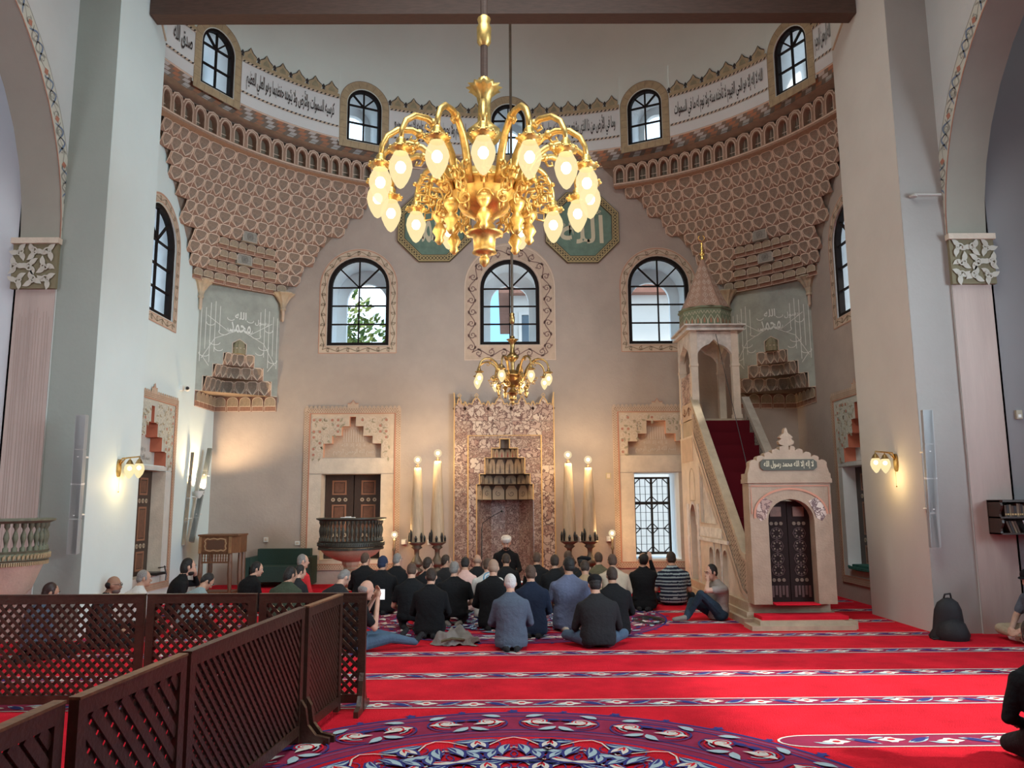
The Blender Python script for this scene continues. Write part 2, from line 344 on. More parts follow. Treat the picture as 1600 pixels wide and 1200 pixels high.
# carpet stripes and medallions (flat woven pattern)
def woven_stripe(x0, x1, y, h=.27, par=None, round_left=False):
    T = TZ(.002); m = MB(); L = x1-x0
    if round_left:
        pl = [(x0+h/2+h*.9*cos(a)*-1, y+h/2*sin(a)) for a in [pi/2-pi*i/10 for i in range(11)]]
        m.poly([(x1, y-h/2), (x1, y+h/2)]+pl, T, 0, 0); m.rib([(x1, y+h/2)]+pl+[(x1, y-h/2)], .018, T, .0015, 3)
    else:
        m.poly(rect(x0, x1, y-h/2, y+h/2), T, 0, 0)
        for s in (-1, 1): m.rib([(x0, y+s*(h/2-.012)), (x1, y+s*(h/2-.012))], .02, T, .0015, 3)
    n = int(L/.42)
    for k in range(n):
        cx = x0+.3+k*.42; sg = 1 if k % 2 else -1
        m.poly([(cx+.085*cos(a)*(1+.25*cos(4*a)), y+.06*sg*.3+.055*sin(a)*(1+.25*cos(4*a))) for a in [2*pi*i/14 for i in range(14)]], T, .002, 3)
        m.poly([(cx+.03*cos(a), y+.02*sg+.02*sin(a)) for a in [2*pi*i/8 for i in range(8)]], T, .004, 4)
        m.poly(leafp(cx+.09, y-sg*.05, sg*.3, .26, .075, sg*.5), T, .002, 2)
        m.poly(leafp(cx+.13, y-sg*.045, sg*.3, .16, .03, sg*.5), T, .004, 1)
        m.poly(leafp(cx+.31, y+sg*.06, pi+sg*.2, .22, .05, sg*.5), T, .003, 1)
        m.poly(leafp(cx-.03, y+sg*.075, pi+sg*.1, .15, .04, sg*.4), T, .0034, 2)
    o = m.build('carpet_stripe', [carpet_wine, carpet_navy, carpet_blue, carpet_white, carpet_red], floor); o['kind'] = 'stuff'; return o
for yy in (7.31, 8.46, 9.65, 10.8, 11.95, 13.1, 14.25): woven_stripe(-9.0 if yy < 10 else (-5.6 if yy < 12.7 else -6.0), 9.0 if yy < 10 else (5.6 if yy < 12.7 else 6.0), yy)
woven_stripe(2.1, 9.0, 6.13, .29, round_left=True)
def medallion(cx, cy, R, nw=16):
    m = MB(); T = TZ(.003); mats_ = [carpet_wine, carpet_navy, carpet_blue, carpet_white, carpet_purple, carpet_red]
    C = lambda r, n=96: [(cx+r*cos(2*pi*i/n), cy+r*sin(2*pi*i/n)) for i in range(n)]
    m.poly(C(R), T, 0, 0)
    for r, w, k in ((R, .03, 1), (R-.06, .03, 4), (R-.12, .02, 1), (R*.79, .02, 1), (R*.79-.06, .03, 4), (R*.76-.1, .02, 1)): m.rib(C(r), w, T, .002, k, True)
    m.poly(C(R*.715), T, .0012, 5)
    for w in range(nw):
        base = 2*pi*w/nw+pi/2
        for sg in (-1, 1):
            P = lambda r, a, sg=sg: (cx+r*R*cos(base+sg*a), cy+r*R*sin(base+sg*a)); dq = .00017*((2*w+(sg > 0)) % 5)
            def S(pts, wd, k, d=.003): m.rib([P(*p) for p in pts], wd, T, d*3+dq, k)
            def Lf(r, a, di, L, wd, bend, k, d=.004):
                p = P(r, a); m.poly(leafp(p[0], p[1], base+sg*(a+di), L*R, wd*R, sg*bend), T, d*3+dq, k)
            sp = lambda r, a, rad, turns, a0, n=16: [(r+rad*(1-.8*i/n)*cos(a0+turns*2*pi*i/n), a+rad*(1-.8*i/n)*sin(a0+turns*2*pi*i/n)/max(r, .2)) for i in range(n+1)]
            # outer ring pairs of spirals
            for q, (rad, k) in enumerate(((.085, 1), (.066, 5), (.05, 2), (.034, 5), (.02, 3))): S(sp(.875, .1, rad, .9, pi), .014, k, .003+.0004*q)
            Lf(.87, .03, pi/2, .11, .035, .5, 3); Lf(.93, .045, .9, .07, .03, .6, 2); Lf(.82, .18, pi-.6, .07, .03, -.6, 2, .0045)
            Lf(.90, .17, pi/2, .06, .025, 0, 1)
            # inner field: slender outlined leaves, white vines and thin navy spirals
            def LO(r, a, di, L, wd, bend, k, d=.005):
                p = P(r, a); m.poly(leafp(p[0], p[1], base+sg*(a+di), (L+.012)*R, (wd+.017)*R, sg*bend), T, d*3-.0012+dq, 1); m.poly(leafp(p[0], p[1], base+sg*(a+di), L*R, wd*R, sg*bend), T, d*3+dq, k); m.poly(leafp(p[0], p[1], base+sg*(a+di), L*.6*R, wd*.35*R, sg*bend), T, d*3+.0012+dq, 1 if k == 2 else 5)
            hw_ = pi/nw
            for i, r in enumerate((.64, .54, .435, .33, .225, .13)):
                ph = hw_*(.30 if i % 2 else .66); q = min(1, hw_*r/.08)
                S(sp(r, ph, .055*q, 1.15, 1.0+i), .010, 1); S(sp(r-.035, hw_*(.85 if i % 2 else .2), .036*q, 1.0, 2.0+i), .009, 1, .0034)
                S([(r+.055, 0), (r+.035, hw_*.3), (r-.01, hw_*.62), (r-.055, hw_)], .013, 3, .0040)
                LO(r+.030, hw_*(.05 if i % 2 else .4), pi/2+.45, .115*q, .030*q, -.8, 2, .0052); LO(r-.025, hw_*(.9 if i % 2 else .12), pi/2+(.9 if not i % 2 else 2.2), .10*q, .026*q, .9, 3 if i % 2 else 2, .0062)
                LO(r+.012, hw_*(.55 if i % 2 else .95), 2.5, .07*q, .022*q, .6, 2 if i % 2 else 3, .0072)
        a = base; m.poly([(cx+(R+.05)*cos(a)+r_*cos(t), cy+(R+.05)*sin(a)+r_*sin(t)) for t, r_ in [(2*pi*i/10, .055 if i % 2 else .03) for i in range(10)]], T, .002, 1)
        a = base+pi/nw; m.poly([(cx+(R+.04)*cos(a)+r_*cos(t), cy+(R+.04)*sin(a)+r_*sin(t)) for t, r_ in [(2*pi*i/10, .04 if i % 2 else .02) for i in range(10)]], T, .002, 1)
    for q, r in enumerate((.2, .15, .1, .05)): m.poly(C(R*r, 32), T, .024+.0008*q, (2, 1, 3, 0)[q])
    o = m.build('carpet_medallion', mats_, floor); o['kind'] = 'stuff'
medallion(.04, 4.58, 2.42, 18); medallion(.1, 12.6, 2.3, 16)

# walls -----------------------------------------------------------------
BW = dict(left=(-3.14, 1.32, 5.05, 6.99, .17), mid=(.085, 1.28, 5.05, 6.93, .33), right=(3.27, 1.32, 5.05, 6.99, .17))
holes = [arch(c, w-.02, z0+.01, z1-.01) for c, w, z0, z1, _ in BW.values()]
holes += [rect(-3.82, -2.6, .62, 2.35), rect(2.63, 3.55, .58, 2.34), rect(-3.82, -2.58, 2.69, 3.56), rect(2.5, 3.74, 2.71, 3.44)]
MHX, MHW = -.04, .58
mstep = [(MHW, 1.80, 2.12), (.52, 2.12, 2.33), (.41, 2.33, 2.66), (.27, 2.66, 2.86), (.10, 2.86, 3.05)]
def stepped(cx, st, z_base=None):
    r = [(cx+st[0][0], z_base if z_base is not None else st[0][1])]; l = [(cx-st[0][0], r[0][1])]
    for hw, a, b in st: r += [(cx+hw, a), (cx+hw, b)]; l += [(cx-hw, a), (cx-hw, b)]
    o = []
    for p in r + l[::-1]:
        if not o or (abs(o[-1][0]-p[0]) > 1e-6 or abs(o[-1][1]-p[1]) > 1e-6): o.append(p)
    return o
holes.append(stepped(MHX, mstep, .14))
mb = MB(); mb.prism(rect(-WX-.4, WX+.4, -.1, 9.32), TY(YB), 0, None, holes=holes); struct(mb.build('wall_back', plaster_pink))
def side_wall(sg):
    hs = [arch(13.57, 1.30, 5.06, 7.04), rect(12.95, 14.28 if sg < 0 else 14.44, .55, 2.34), rect(12.98, 14.32, 2.43, 3.45)]
    m = MB(); m.prism(rect(12.1, YB+.3, -.1, 9.32), TX(sg*WX), 0, None, holes=hs); return m
struct(side_wall(-1).build('wall_left', plaster_daylit)); struct(side_wall(1).build('wall_right', plaster_pink))
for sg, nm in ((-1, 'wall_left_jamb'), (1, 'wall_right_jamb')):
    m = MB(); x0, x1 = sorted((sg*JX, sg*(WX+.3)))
    m.box(x0, x1, J0, 12.3 if sg < 0 else 12.65, -.1, 10.95); struct(m.build(nm, plaster_daylit if sg < 0 else plaster_right))
# front arch wall and the barrel of the great arch
def great(n=24): return [(JX*cos(pi*i/n), 10.9+5.6*sin(pi*i/n)) for i in range(n+1)]
op = [(-JX, -.1), (JX, -.1)] + great()
g = great()
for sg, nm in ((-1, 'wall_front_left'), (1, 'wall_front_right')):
    a, b = sorted((sg*(JX-.005), sg*(HX+.6))); m = MB(); m.prism(rect(a, b, -.12, 10.9), TY(J0), -.02, None); struct(m.build(nm, plaster_shaded if sg < 0 else plaster_shaded_right))
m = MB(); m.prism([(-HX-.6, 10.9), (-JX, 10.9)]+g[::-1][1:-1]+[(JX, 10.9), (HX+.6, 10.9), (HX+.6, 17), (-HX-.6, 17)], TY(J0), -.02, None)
struct(m.build('wall_front', plaster_shaded))
m = MB(); g = great(); m.add([(p[0], J0-.02, p[1]) for p in g]+[(p[0], J1, p[1]) for p in g], [(i, i+1, i+26, i+25) for i in range(24)])
m.prism([(-WX-.4, 10.9), (-JX, 10.9)]+g[::-1][1:-1]+[(JX, 10.9), (WX+.4, 10.9), (WX+.4, 17), (-WX-.4, 17)], TY(J1), 0, None)
struct(m.build('ceiling_arch', plaster_white, smooth=False))
# semi-dome
m = MB(); NT, NP = 64, 16
vv = [(rho(t)*cos(f)*sin(t), YC+rho(t)*cos(f)*cos(t), 10.88+6.0*sin(f)) for f in [pi/2*j/NP*.985 for j in range(NP+1)] for t in [-pi/2+pi*i/NT for i in range(NT+1)]]
m.add(vv, [(j*(NT+1)+i, j*(NT+1)+i+1, (j+1)*(NT+1)+i+1, (j+1)*(NT+1)+i) for j in range(NP) for i in range(NT)])
struct(m.build('ceiling', plaster_dome, smooth=True))
# hall shell
def apath(c, R, spr, zb, off=0, n=20): return [(c+R+off, zb)]+[(c+(R+off)*cos(pi*i/n), spr+(R+off)*1.02*sin(pi*i/n)) for i in range(n+1)]+[(c-R-off, zb)]
for sg, nm in ((-1, 'left'), (1, 'right')):
    ap = apath(7.45, 3.3, 5.4, -.05)
    m = MB(); m.prism([(-4.6, -.1), (J0, -.1), (J0, 17), (-4.6, 17)], TX(sg*HX), 0, None, holes=[ap]); struct(m.build('wall_hall_'+nm, plaster_white))
    m = MB(); T = TX(sg*HX); N = len(ap); m.add([T(p[0], p[1], 0) for p in ap]+[T(p[0], p[1], .55) for p in ap], [(i, i+1, N+i+1, N+i) for i in range(1, N-2)])
    struct(m.build('trim_2' if sg < 0 else 'trim_3', plaster_cream, smooth=True))
    m = MB(); m.add([T(10.745, 0, -.0), T(10.745, 0, .55), T(10.745, 4.75, .55), T(10.745, 4.75, 0)], [(0, 1, 2, 3)])
    if sg < 0:
        for k in range(12):
            x = .04+.44*(k/11); x += random.uniform(-.01, .01); z1 = random.uniform(4.3, 4.5)
            m.add([T(10.742, random.uniform(.8, 1.6), x), T(10.742, z1, x+.02), T(10.742, z1, x+.028), T(10.742, .9, x+.01)], [(0, 1, 2, 3)], 1)
    struct(m.build('trim_4' if sg < 0 else 'trim_5', [plaster_blush, mat('stain', (.40, .31, .27), .9)]))
    # ornamented capital of the pilaster
    m = MB(); R_ = lambda u, v, d: (sg*(HX+u), 10.74-d, v)
    m.box(-.02, .60, 0, .06, 4.72, 5.42, 0, T=lambda u, d, v: (sg*(HX+u), 10.75-d, v)); m.box(-.04, .62, 0, .10, 5.36, 5.44, 1, T=lambda u, d, v: (sg*(HX+u), 10.75-d, v))
    random.seed(5)
    for k in range(9):
        cx, cz = .1+.2*(k % 3)+.04*(k//3 % 2), 4.84+.2*(k//3)
        for q in range(3): m.poly(leafp(cx, cz, 2.1*q+k, .15, .075, .9), R_, .06+.004*(q+1), 2)
        m.rib(spiral(cx, cz, .07, 1.1, k, 12), .018, R_, .078, 2)
    struct(m.build('trim_6' if sg < 0 else 'trim_7', [mat('capital ground', (.20, .17, .10), .8), stone_pale, mat('capital leaf', (.52, .49, .42), .7)]))
    # ornamented archivolt band painted on the hall wall
    po = [(10.745-.0, 5.1)] + [p for p in apath(7.45, 3.3, 5.4, 5.4, .13, 28)][1:]
    P_ = Path([p for p in po if p[1] >= 5.2]); m = MB()
    m.rib([P_.at(t, 0) for t in np.linspace(0, P_.L, 60)], .26, T, -.004, 0)
    m.rib([P_.at(t, .13) for t in np.linspace(0, P_.L, 60)], .025, T, -.006, 1); m.rib([P_.at(t, -.12) for t in np.linspace(0, P_.L, 60)], .014, T, -.006, 3)
    scroll_band(m, P_, .19, T, -.0065, 3, period=.3, lw=.012)
    per = .62
    for k in range(int(P_.L/per)):
        for q in range(2):
            for z_ in (-1, 1):
                M = lambda u, v, d, k=k: T(*P_.at(k*per+u, v), d)
                m.rib([(.05+q*.2+.02*i, z_*.09*cos(i*.42+q)) for i in range(12)], [.012+.02*sin(pi*i/11) for i in range(12)], M, -.008, 2 if z_ > 0 else 3)
        m.poly([(.52+.05*cos(a), .06*sin(a)) for a in (0, pi/2, pi, 3*pi/2)], M, -.008, 1)
    struct(m.build('trim_8' if sg < 0 else 'trim_9', [mat('band ground', (.55, .54, .46), .8), mat('band red', (.42, .18, .12), .8), mat('band blue', (.16, .21, .30), .8), mat('band grey', (.30, .29, .25), .8)]))
    # side room
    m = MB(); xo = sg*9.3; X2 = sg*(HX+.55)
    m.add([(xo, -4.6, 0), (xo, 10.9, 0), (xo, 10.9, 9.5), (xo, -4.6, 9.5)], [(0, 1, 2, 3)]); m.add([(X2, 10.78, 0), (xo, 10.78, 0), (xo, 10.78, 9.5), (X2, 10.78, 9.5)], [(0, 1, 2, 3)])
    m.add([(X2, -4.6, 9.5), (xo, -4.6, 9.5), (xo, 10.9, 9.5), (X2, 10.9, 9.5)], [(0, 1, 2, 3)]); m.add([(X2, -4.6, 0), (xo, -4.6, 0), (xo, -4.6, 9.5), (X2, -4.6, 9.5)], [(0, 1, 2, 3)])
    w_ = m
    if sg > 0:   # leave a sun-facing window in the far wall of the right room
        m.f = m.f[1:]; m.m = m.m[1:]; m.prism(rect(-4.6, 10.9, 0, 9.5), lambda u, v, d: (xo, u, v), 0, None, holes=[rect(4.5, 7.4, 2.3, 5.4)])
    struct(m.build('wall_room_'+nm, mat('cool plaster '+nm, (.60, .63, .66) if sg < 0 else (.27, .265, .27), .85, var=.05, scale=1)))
m = MB(); m.add([(-HX, -4.6, 0), (HX, -4.6, 0), (HX, -4.6, 17), (-HX, -4.6, 17)], [(0, 1, 2, 3)]); struct(m.build('wall_rear', plaster_white))
m = MB(); m.add([(-HX-.6, -4.6, 17), (HX+.6, -4.6, 17), (HX+.6, 17, 17), (-HX-.6, 17, 17)], [(0, 1, 2, 3)]); struct(m.build('ceiling_hall', plaster_dome))
# impost moulding line where the jamb meets the great arch
for sg in (-1, 1):
    m = MB(); m.tube([(sg*(JX-.005), 12.28 if sg < 0 else 12.6, 9.4), (sg*(JX-.005), 12.0, 9.72), (sg*(JX-.005), 11.5, 10.35), (sg*(JX-.005), 10.9, 10.9)], .022, 6)
    struct(m.build('trim_10' if sg < 0 else 'trim_11', stone_tan))
# windows ----------------------------------------------------------------
def window(name, T, c, w, z0, z1, tw, rows, style=0, depth=1.0, trimtop=0):
    root = thing(name, None, None, T(c, z0, 0), kind='structure')
    fo = arch(c, w, z0, z1, 20); fr = .075 if w > 1 else .06
    fi = arch(c, w-2*fr*1.1, z0+fr, z1-fr, 20)
    m = MB(); m.prism(fo, T, .03, .13, holes=[fi]); m.build('window_frame', dark_wood, root)
    sp = z1-w/2; ri = w/2-fr; bw = .028
    def bar(a, b):
        q = MB(); dx, dy = b[0]-a[0], b[1]-a[1]; l = sqrt(dx*dx+dy*dy); nx, ny = -dy/l*bw/2, dx/l*bw/2
        q.prism([(a[0]+nx, a[1]+ny), (a[0]-nx, a[1]-ny), (b[0]-nx, b[1]-ny), (b[0]+nx, b[1]+ny)], T, .055, .1); q.build('glazing_bar', dark_wood, root)
    bar((c, z0+fr), (c, z1-fr))
    zs = [z0+fr+(sp-z0-fr)*(k+1)/rows for k in range(rows)]
    for z in zs: bar((c-ri, z), (c+ri, z))
    for a in (pi/4, 3*pi/4): bar((c, sp), (c+ri*cos(a), sp+ri*sin(a)))
    lv = [z0+fr]+zs
    for a, b in zip(lv, lv[1:]):
        for s0, s1 in ((c-ri, c), (c, c+ri)):
            q = MB(); q.poly(rect(s0, s1, a, b), T, .08); q.build('pane', pane_m, root)
    for k in range(4):
        q = MB(); q.poly([(c, sp)]+[(c+ri*cos(pi/4*(k+i/4)), sp+ri*sin(pi/4*(k+i/4))) for i in range(5)], T, .08); q.build('pane', pane_m, root)
    # white tunnel and pierced outer opening
    m = MB(); N = len(fo); m.add([T(p[0], p[1], 0) for p in fo]+[T(p[0], p[1], depth) for p in fo], [(i, (i+1) % N, N+(i+1) % N, N+i) for i in range(N)])
    ho = arch(c, w*.68, z0+.02, z1-w*.24, 16, pointed=.15)
    m.prism(fo, T, depth, depth+.12, holes=[ho]); m.build('reveal', plaster_tunnel, root)
    # painted surround
    if tw:
        to = arch(c, w+2*tw, z0-tw, z1+tw*(1.1), 24); ti = arch(c, w, z0, z1, 24)
        m = MB(); m.prism(to, T, -.006, None, 0, holes=[ti])
        if style == 2:
            P = Path(arch(c, w+tw, z0-tw*.5, z1+tw*.5, 24), True); n = int(P.L/.16)
            for k in range(n): m.rib([P.at(k*P.L/n, -tw*.42), P.at(k*P.L/n+.01, tw*.42)], .008, T, -.009, 3)
            m.rib(to, .012, T, -.009, 3, True)
        else:
            m.rib(arch(c, w+2*tw-.02, z0-tw+.01, z1+tw-.01, 24), .022, T, -.009, 1, True); m.rib(arch(c, w+.05, z0-.025, z1+.025, 24), .012, T, -.009, 1, True)
            P = Path([(c-w/2-tw*.5, z0-tw*.5), (c+w/2+tw*.5, z0-tw*.5)]); scroll_band(m, P, tw*.8, T, -.01, 2, period=tw*(1.6 if style == 0 else .95), lw=.013 if style == 0 else .02)
            P = Path(arch(c, w+tw, z0-tw*.5, z1+tw*.5, 24)[1:]+[(c-w/2-tw*.5, z0-tw*.5)]); scroll_band(m, P, tw*.8, T, -.01, 2, period=tw*(1.6 if style == 0 else .95), lw=.013 if style == 0 else .02)
        g = (buff, stone_pink if style == 1 else buff, ochre)[style]
        o = m.build('painted_surround', [g, line_pink if style == 1 else mat('rose line', (.50, .26, .18), .8), mat('mauve scroll', (.22, .13, .11), .8) if style == 1 else buff_line, buff_line], root)
    return root
T = TY(YB)
for k, (nm, v) in enumerate(BW.items()): window('window_%d' % (k+1), T, v[0], v[1], v[2], v[3], v[4], 3, 1 if nm == 'mid' else 0)
window('window_4', TX(-WX), 13.57, 1.32, 5.05, 7.05, .17, 3); window('window_5', TX(WX), 13.57, 1.32, 5.05, 7.05, .17, 3)
WANG = [radians(a) for a in (-57.3, -28.1, .7, 28.1, 57.6)]
for k, a in enumerate(WANG):
    p = rpt(a, 1, -1); Tt = TA(p, rnorm(a)); st = 2
    m = MB(); m.prism(rect(-.55, .55, 9.2, 10.95), Tt, -.02, None, holes=[arch(0, .74, 9.28, 10.46)]); m.build('wall_drum_panel' if 0 else 'wall_drum', plaster_dome)['kind'] = 'structure'
    Tw = (lambda Tt: lambda u, v, d: Tt(u, v, d-.02))(Tt)
    window('window_%d' % (6+k), Tw, 0, .76, 9.27, 10.48, .15, 2, 2, depth=.9)
# ================================================================== DRUM, FRIEZE, MUQARNAS
HWA = radians(4.95)
secs = []; e = [radians(-72)]
for a in WANG: e += [a-HWA*(1 if abs(a) < .9 else .97), a+HWA*(1 if abs(a) < .9 else .97)]
e.append(radians(72)); secs = [(e[2*i], e[2*i+1]) for i in range(6)]
def TR(a0, a1):
    "u in metres along the drum from angle a0, v height, d outward"
    def f(u, v, d):
        th = a0+(a1-a0)*u; x, y = rpt(th, 1, -1); n = rnorm(th); s_ = 1 if v >= 9.28 else 1+(9.28-v)*.12
        return (x*s_+d*sin(n), YC+(y-YC)*s_+d*cos(n), v)
    return f
def strip(m, T, v0, v1, d, k, n=14):
    m.add([T(i/n, v, d) for i in range(n+1) for v in (v0, v1)], [(2*i, 2*i+2, 2*i+3, 2*i+1) for i in range(n)], k)
texts = ['صدق الله', 'كرسيه السموات والأرض ولا يئوده حفظهما وهو العلي العظيم', 'أيديهم وما خلفهم ولا يحيطون بشيء من علمه إلا بما شاء وسع', 'وما في الأرض من ذا الذي يشفع عنده إلا بإذنه يعلم ما بين', 'الله لا إله إلا هو الحي القيوم لا تأخذه سنة ولا نوم له ما في السموات', 'بسم الله الرحمن الرحيم']
frieze_white = mat('frieze plaster', (.66, .66, .64), .8, var=.05, scale=1)
for k, (a0, a1) in enumerate(secs):
    T = TR(a0, a1); m = MB(); strip(m, T, 9.28, 10.2, 0, 0); strip(m, T, 10.2, 10.95, 0, 1)
    W_ = (a1-a0)*6.2
    for z in (9.52, 10.15):
        strip(m, T, z-.022, z+.022, -.012, 3)
        n = int(W_/.085)
        for i in range(n): m.poly([((i+.1)/n, z-.02), ((i+.5)/n, z-.02), ((i+.9)/n, z+.02), ((i+.5)/n, z+.02)], T, -.016, 2)
    nb = max(1, round(W_/.34)); st = 1/nb
    strip(m, T, 10.17, 10.24, -.014, 4)
    for i in range(nb):   # painted cresting of small pointed merlons
        c = (i+.5)*st; h = st*.34
        m.poly([(c-h, 10.235), (c+h, 10.235), (c+h*1.2, 10.28), (c+h*1.15, 10.33), (c+h*.8, 10.37), (c+h*.45, 10.39), (c+h*.3, 10.43), (c, 10.48), (c-h*.3, 10.43), (c-h*.45, 10.39), (c-h*.8, 10.37), (c-h*1.15, 10.33), (c-h*1.2, 10.28)], T, -.014, 4)
        m.poly([(c-h*.6, 10.25), (c+h*.6, 10.25), (c+h*.5, 10.31), (c, 10.38), (c-h*.5, 10.31)], T, -.018, 5)
        m.rib([(c-h*1.15, 10.33), (c-h*.45, 10.39), (c, 10.48), (c+h*.45, 10.39), (c+h*1.15, 10.33)], .010, T, -.019, 2)
        d_ = i*st+.002; m.poly([(d_-.08*st, 10.24), (d_+.08*st, 10.24), (d_+.05*st, 10.28), (d_+.12*st, 10.31), (d_, 10.37), (d_-.12*st, 10.31), (d_-.05*st, 10.28)], T, -.014, 2)
    t = texts[k]; mg = .07 if len(t) > 12 else .12
    u0, u1 = (mg, 1-mg); 
    if k == 0: u0, u1 = .52, .93
    if k == 5: u0, u1 = .07, .5
    L_ = t.split(' '); h_ = len(L_)//2+len(L_) % 2
    if len(t) > 12:
        put_text(m, t, T, u0-.02, u1+.02, 9.58, 10.07, -.02, 2)
    else: put_text(m, t, T, u0, u1, 9.66, 10.04, -.02, 2)
    struct(m.build('wall_drum_frieze', [frieze_white, plaster_dome, ink, buff, ochre, leaf_olive]))
# zigzag painted band below the frieze (continuous)
m = MB(); T = TR(radians(-74), radians(74)); LL = radians(148)*6.25; strip(m, T, 8.96, 9.285, 0, 0, 90)
m.rib([(i/90, 9.265) for i in range(91)], .02, T, -.006, 3); m.rib([(i/90, 8.985) for i in range(91)], .02, T, -.006, 3)
N = int(LL/.46); st = 1/N
for i in range(N):
    for q, (z, dx) in enumerate(((9.03, .0), (9.08, .12), (9.13, .24), (9.18, .12), (9.23, .0))):
        for j, k in ((0, 1), (.5, 2)):
            c = (i+j)*st+dx*st*.8; m.poly([(c-.17*st, z-.02), (c+.12*st, z-.02), (c+.2*st, z+.022), (c-.09*st, z+.022)], T, -.006-.0004*q, k)
struct(m.build('wall_zigzag_band', [leaf_brown, mat('orange paint', (.44, .20, .11), .8), mat('pale grey paint', (.52, .48, .44), .8), line_pink]))
# unit cells (x width, y outward(+)/room(-), z height)
def cellmesh(kind):
    m = MB()
    if kind == 'leaf':
        P = dict(TL=(-.27, -1, .96), TR=(.27, -1, .96), SL=(-.40, -1, .84), SR=(.40, -1, .84), ML=(-.37, -.62, .50), MR=(.37, -.62, .50), B=(0, -.30, .02), C=(0, -.99, .955), Q=(0, -.46, .46),
                 bl=(-.5, 0, 0), br=(.5, 0, 0), sl=(-.5, -.62, .46), sr=(.5, -.62, .46), tl=(-.5, -1, 1), tr=(.5, -1, 1), tl0=(-.5, -.95, .84), tr0=(.5, -.95, .84), ctl=(-.24, -1, 1), ctr=(.24, -1, 1))
        K = {k: i for i, k in enumerate(P)}; V = list(P.values())
        def F(fs, mi): m.add(V, [tuple(K[x] for x in f.split()) for f in fs], mi)
        F(['C TL SL', 'C TR TL', 'C SR TR', 'C SL ML Q', 'C Q MR SR', 'Q ML B', 'Q B MR'], 1)
        F(['bl sl B', 'br B sr', 'bl B br'], 2)
        F(['sl ML B', 'sr B MR', 'sl tl0 SL ML', 'sr MR SR tr0', 'tl0 tl ctl TL SL', 'tr0 SR TR ctr tr', 'TL ctl ctr TR'], 0)
        V3 = {k: Vector(v) for k, v in P.items()}
        def ln(ks, w=.040, lift=.05):
            for a, b in zip(ks, ks[1:]):
                A, B = V3[a]+Vector((0, -lift, 0)), V3[b]+Vector((0, -lift, 0)); d = B-A; nn = Vector((-d.z, 0, d.x)); nn = nn.normalized()*w/2 if nn.length > 1e-6 else Vector((w/2, 0, 0))
                m.add([A-nn, B-nn, B+nn, A+nn], [(0, 1, 2, 3)], 3)
        ln(['TL', 'SL', 'ML', 'B', 'MR', 'SR', 'TR', 'TL']); ln(['B', 'sl']); ln(['B', 'sr']); ln(['bl', 'sl', 'tl0', 'ctl', 'ctr', 'tr0', 'sr'], .045)
        mm = [terracotta, leaf_brown, mat('deep clay paint', (.27, .155, .11), .8, var=.2, scale=6), line_pink]
    elif kind == 'arcade':
        F = lambda u, v, d: (u, d, v); op_ = [(-.30, .16), (.30, .16)]+[(.30*cos(a), .55+.30*sin(a)) for a in [pi*i/8 for i in range(9)]]
        m.prism([(-.5, 0), (.5, 0), (.5, .72), (.36, .95), (0, 1.04), (-.36, .95), (-.5, .72)], F, -1, 0, 0, holes=[op_], ms=0)
        m.poly([(-.34, .12), (.34, .12), (.34, .9), (-.34, .9)], F, -.25, 1)
        m.rib([(-.34, .15), (-.34, .55)]+[(.35*cos(a), .55+.37*sin(a)) for a in [pi-pi*i/8 for i in range(9)]]+[(.34, .15)], .05, F, -1.06, 3)
        m.rib([(-.48, .10), (.48, .10)], .05, F, -1.06, 3)
        m.rib([(-.12, .16), (-.12, .82)], .025, F, -.4, 3); m.rib([(-.3, .42), (.3, .42)], .03, F, -.4, 3)
        m.rib([(-.48, .74), (-.34, .92), (0, 1.0), (.34, .92), (.48, .74)], .05, F, -1.05, 3)
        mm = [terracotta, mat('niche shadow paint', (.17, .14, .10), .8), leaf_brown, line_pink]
    elif kind == 'round':   # round-topped block of the lowest tiers
        F = lambda u, v, d: (u, d, v)
        m.prism([(-.5, 0), (.5, 0), (.5, 1), (-.5, 1)], F, -.25, 0, 2, ms=2)
        top = [(-.43, .34), (.43, .34), (.43, .66)]+[(.43*cos(a), .66+.3*sin(a)) for a in [pi*i/8 for i in range(1, 8)]]+[(-.43, .66)]
        m.prism(top, F, -.8, -.2, 1, ms=1); m.rib(top, .045, F, -.86, 3, True)
        m.rib([(-.44, .42), (-.44, .02), (.44, .02), (.44, .42)], .04, F, -.3, 3)
        mm = [terracotta, mat('warm olive paint', (.33, .25, .17), .8, var=.25, scale=8), mat('brick clay paint', (.30, .15, .10), .8, var=.2, scale=6), line_pink]
    else:
        F = lambda u, v, d: (u, d, v)
        m.prism([(-.5, 0), (.5, 0), (.5, .8), (.38, 1), (-.38, 1), (-.5, .8)], F, -.8, 0, 0, ms=0)
        m.rib([(-.45, .05), (.45, .05), (.45, .78), (.35, .94), (-.35, .94), (-.45, .78)], .025, F, -.85, 1, True)
        m.rib([(.2*cos(a), .5+.34*sin(a)) for a in [2*pi*i/20 for i in range(20)]], .03, F, -.85, 2, True)
        m.rib([(.15*cos(a), .5+.26*sin(a)) for a in [2*pi*i/20 for i in range(20)]], .015, F, -.85, 2, True)
        for k in range(6): m.rib([(.13*cos(k*pi/3+t*.9)*t, .5+.23*sin(k*pi/3+t*.9)*t) for t in (.15, .5, .8, 1)], .035, F, -.87, 2)
        mm = [mat('grey panel paint', (.30, .28, .24), .8, var=.2, scale=6), line_pink, mat('dark relief', (.16, .14, .12), .8)]
    o = m.build('unit_'+kind, mm, world=False); me = o.data; bpy.data.objects.remove(o); return me
CELL = {k: cellmesh(k) for k in ('leaf', 'arcade', 'round', 'plate')}
S0, S1, Z0, DZ, NTI = 1.225, 1.06, 6.12, .2151, 11
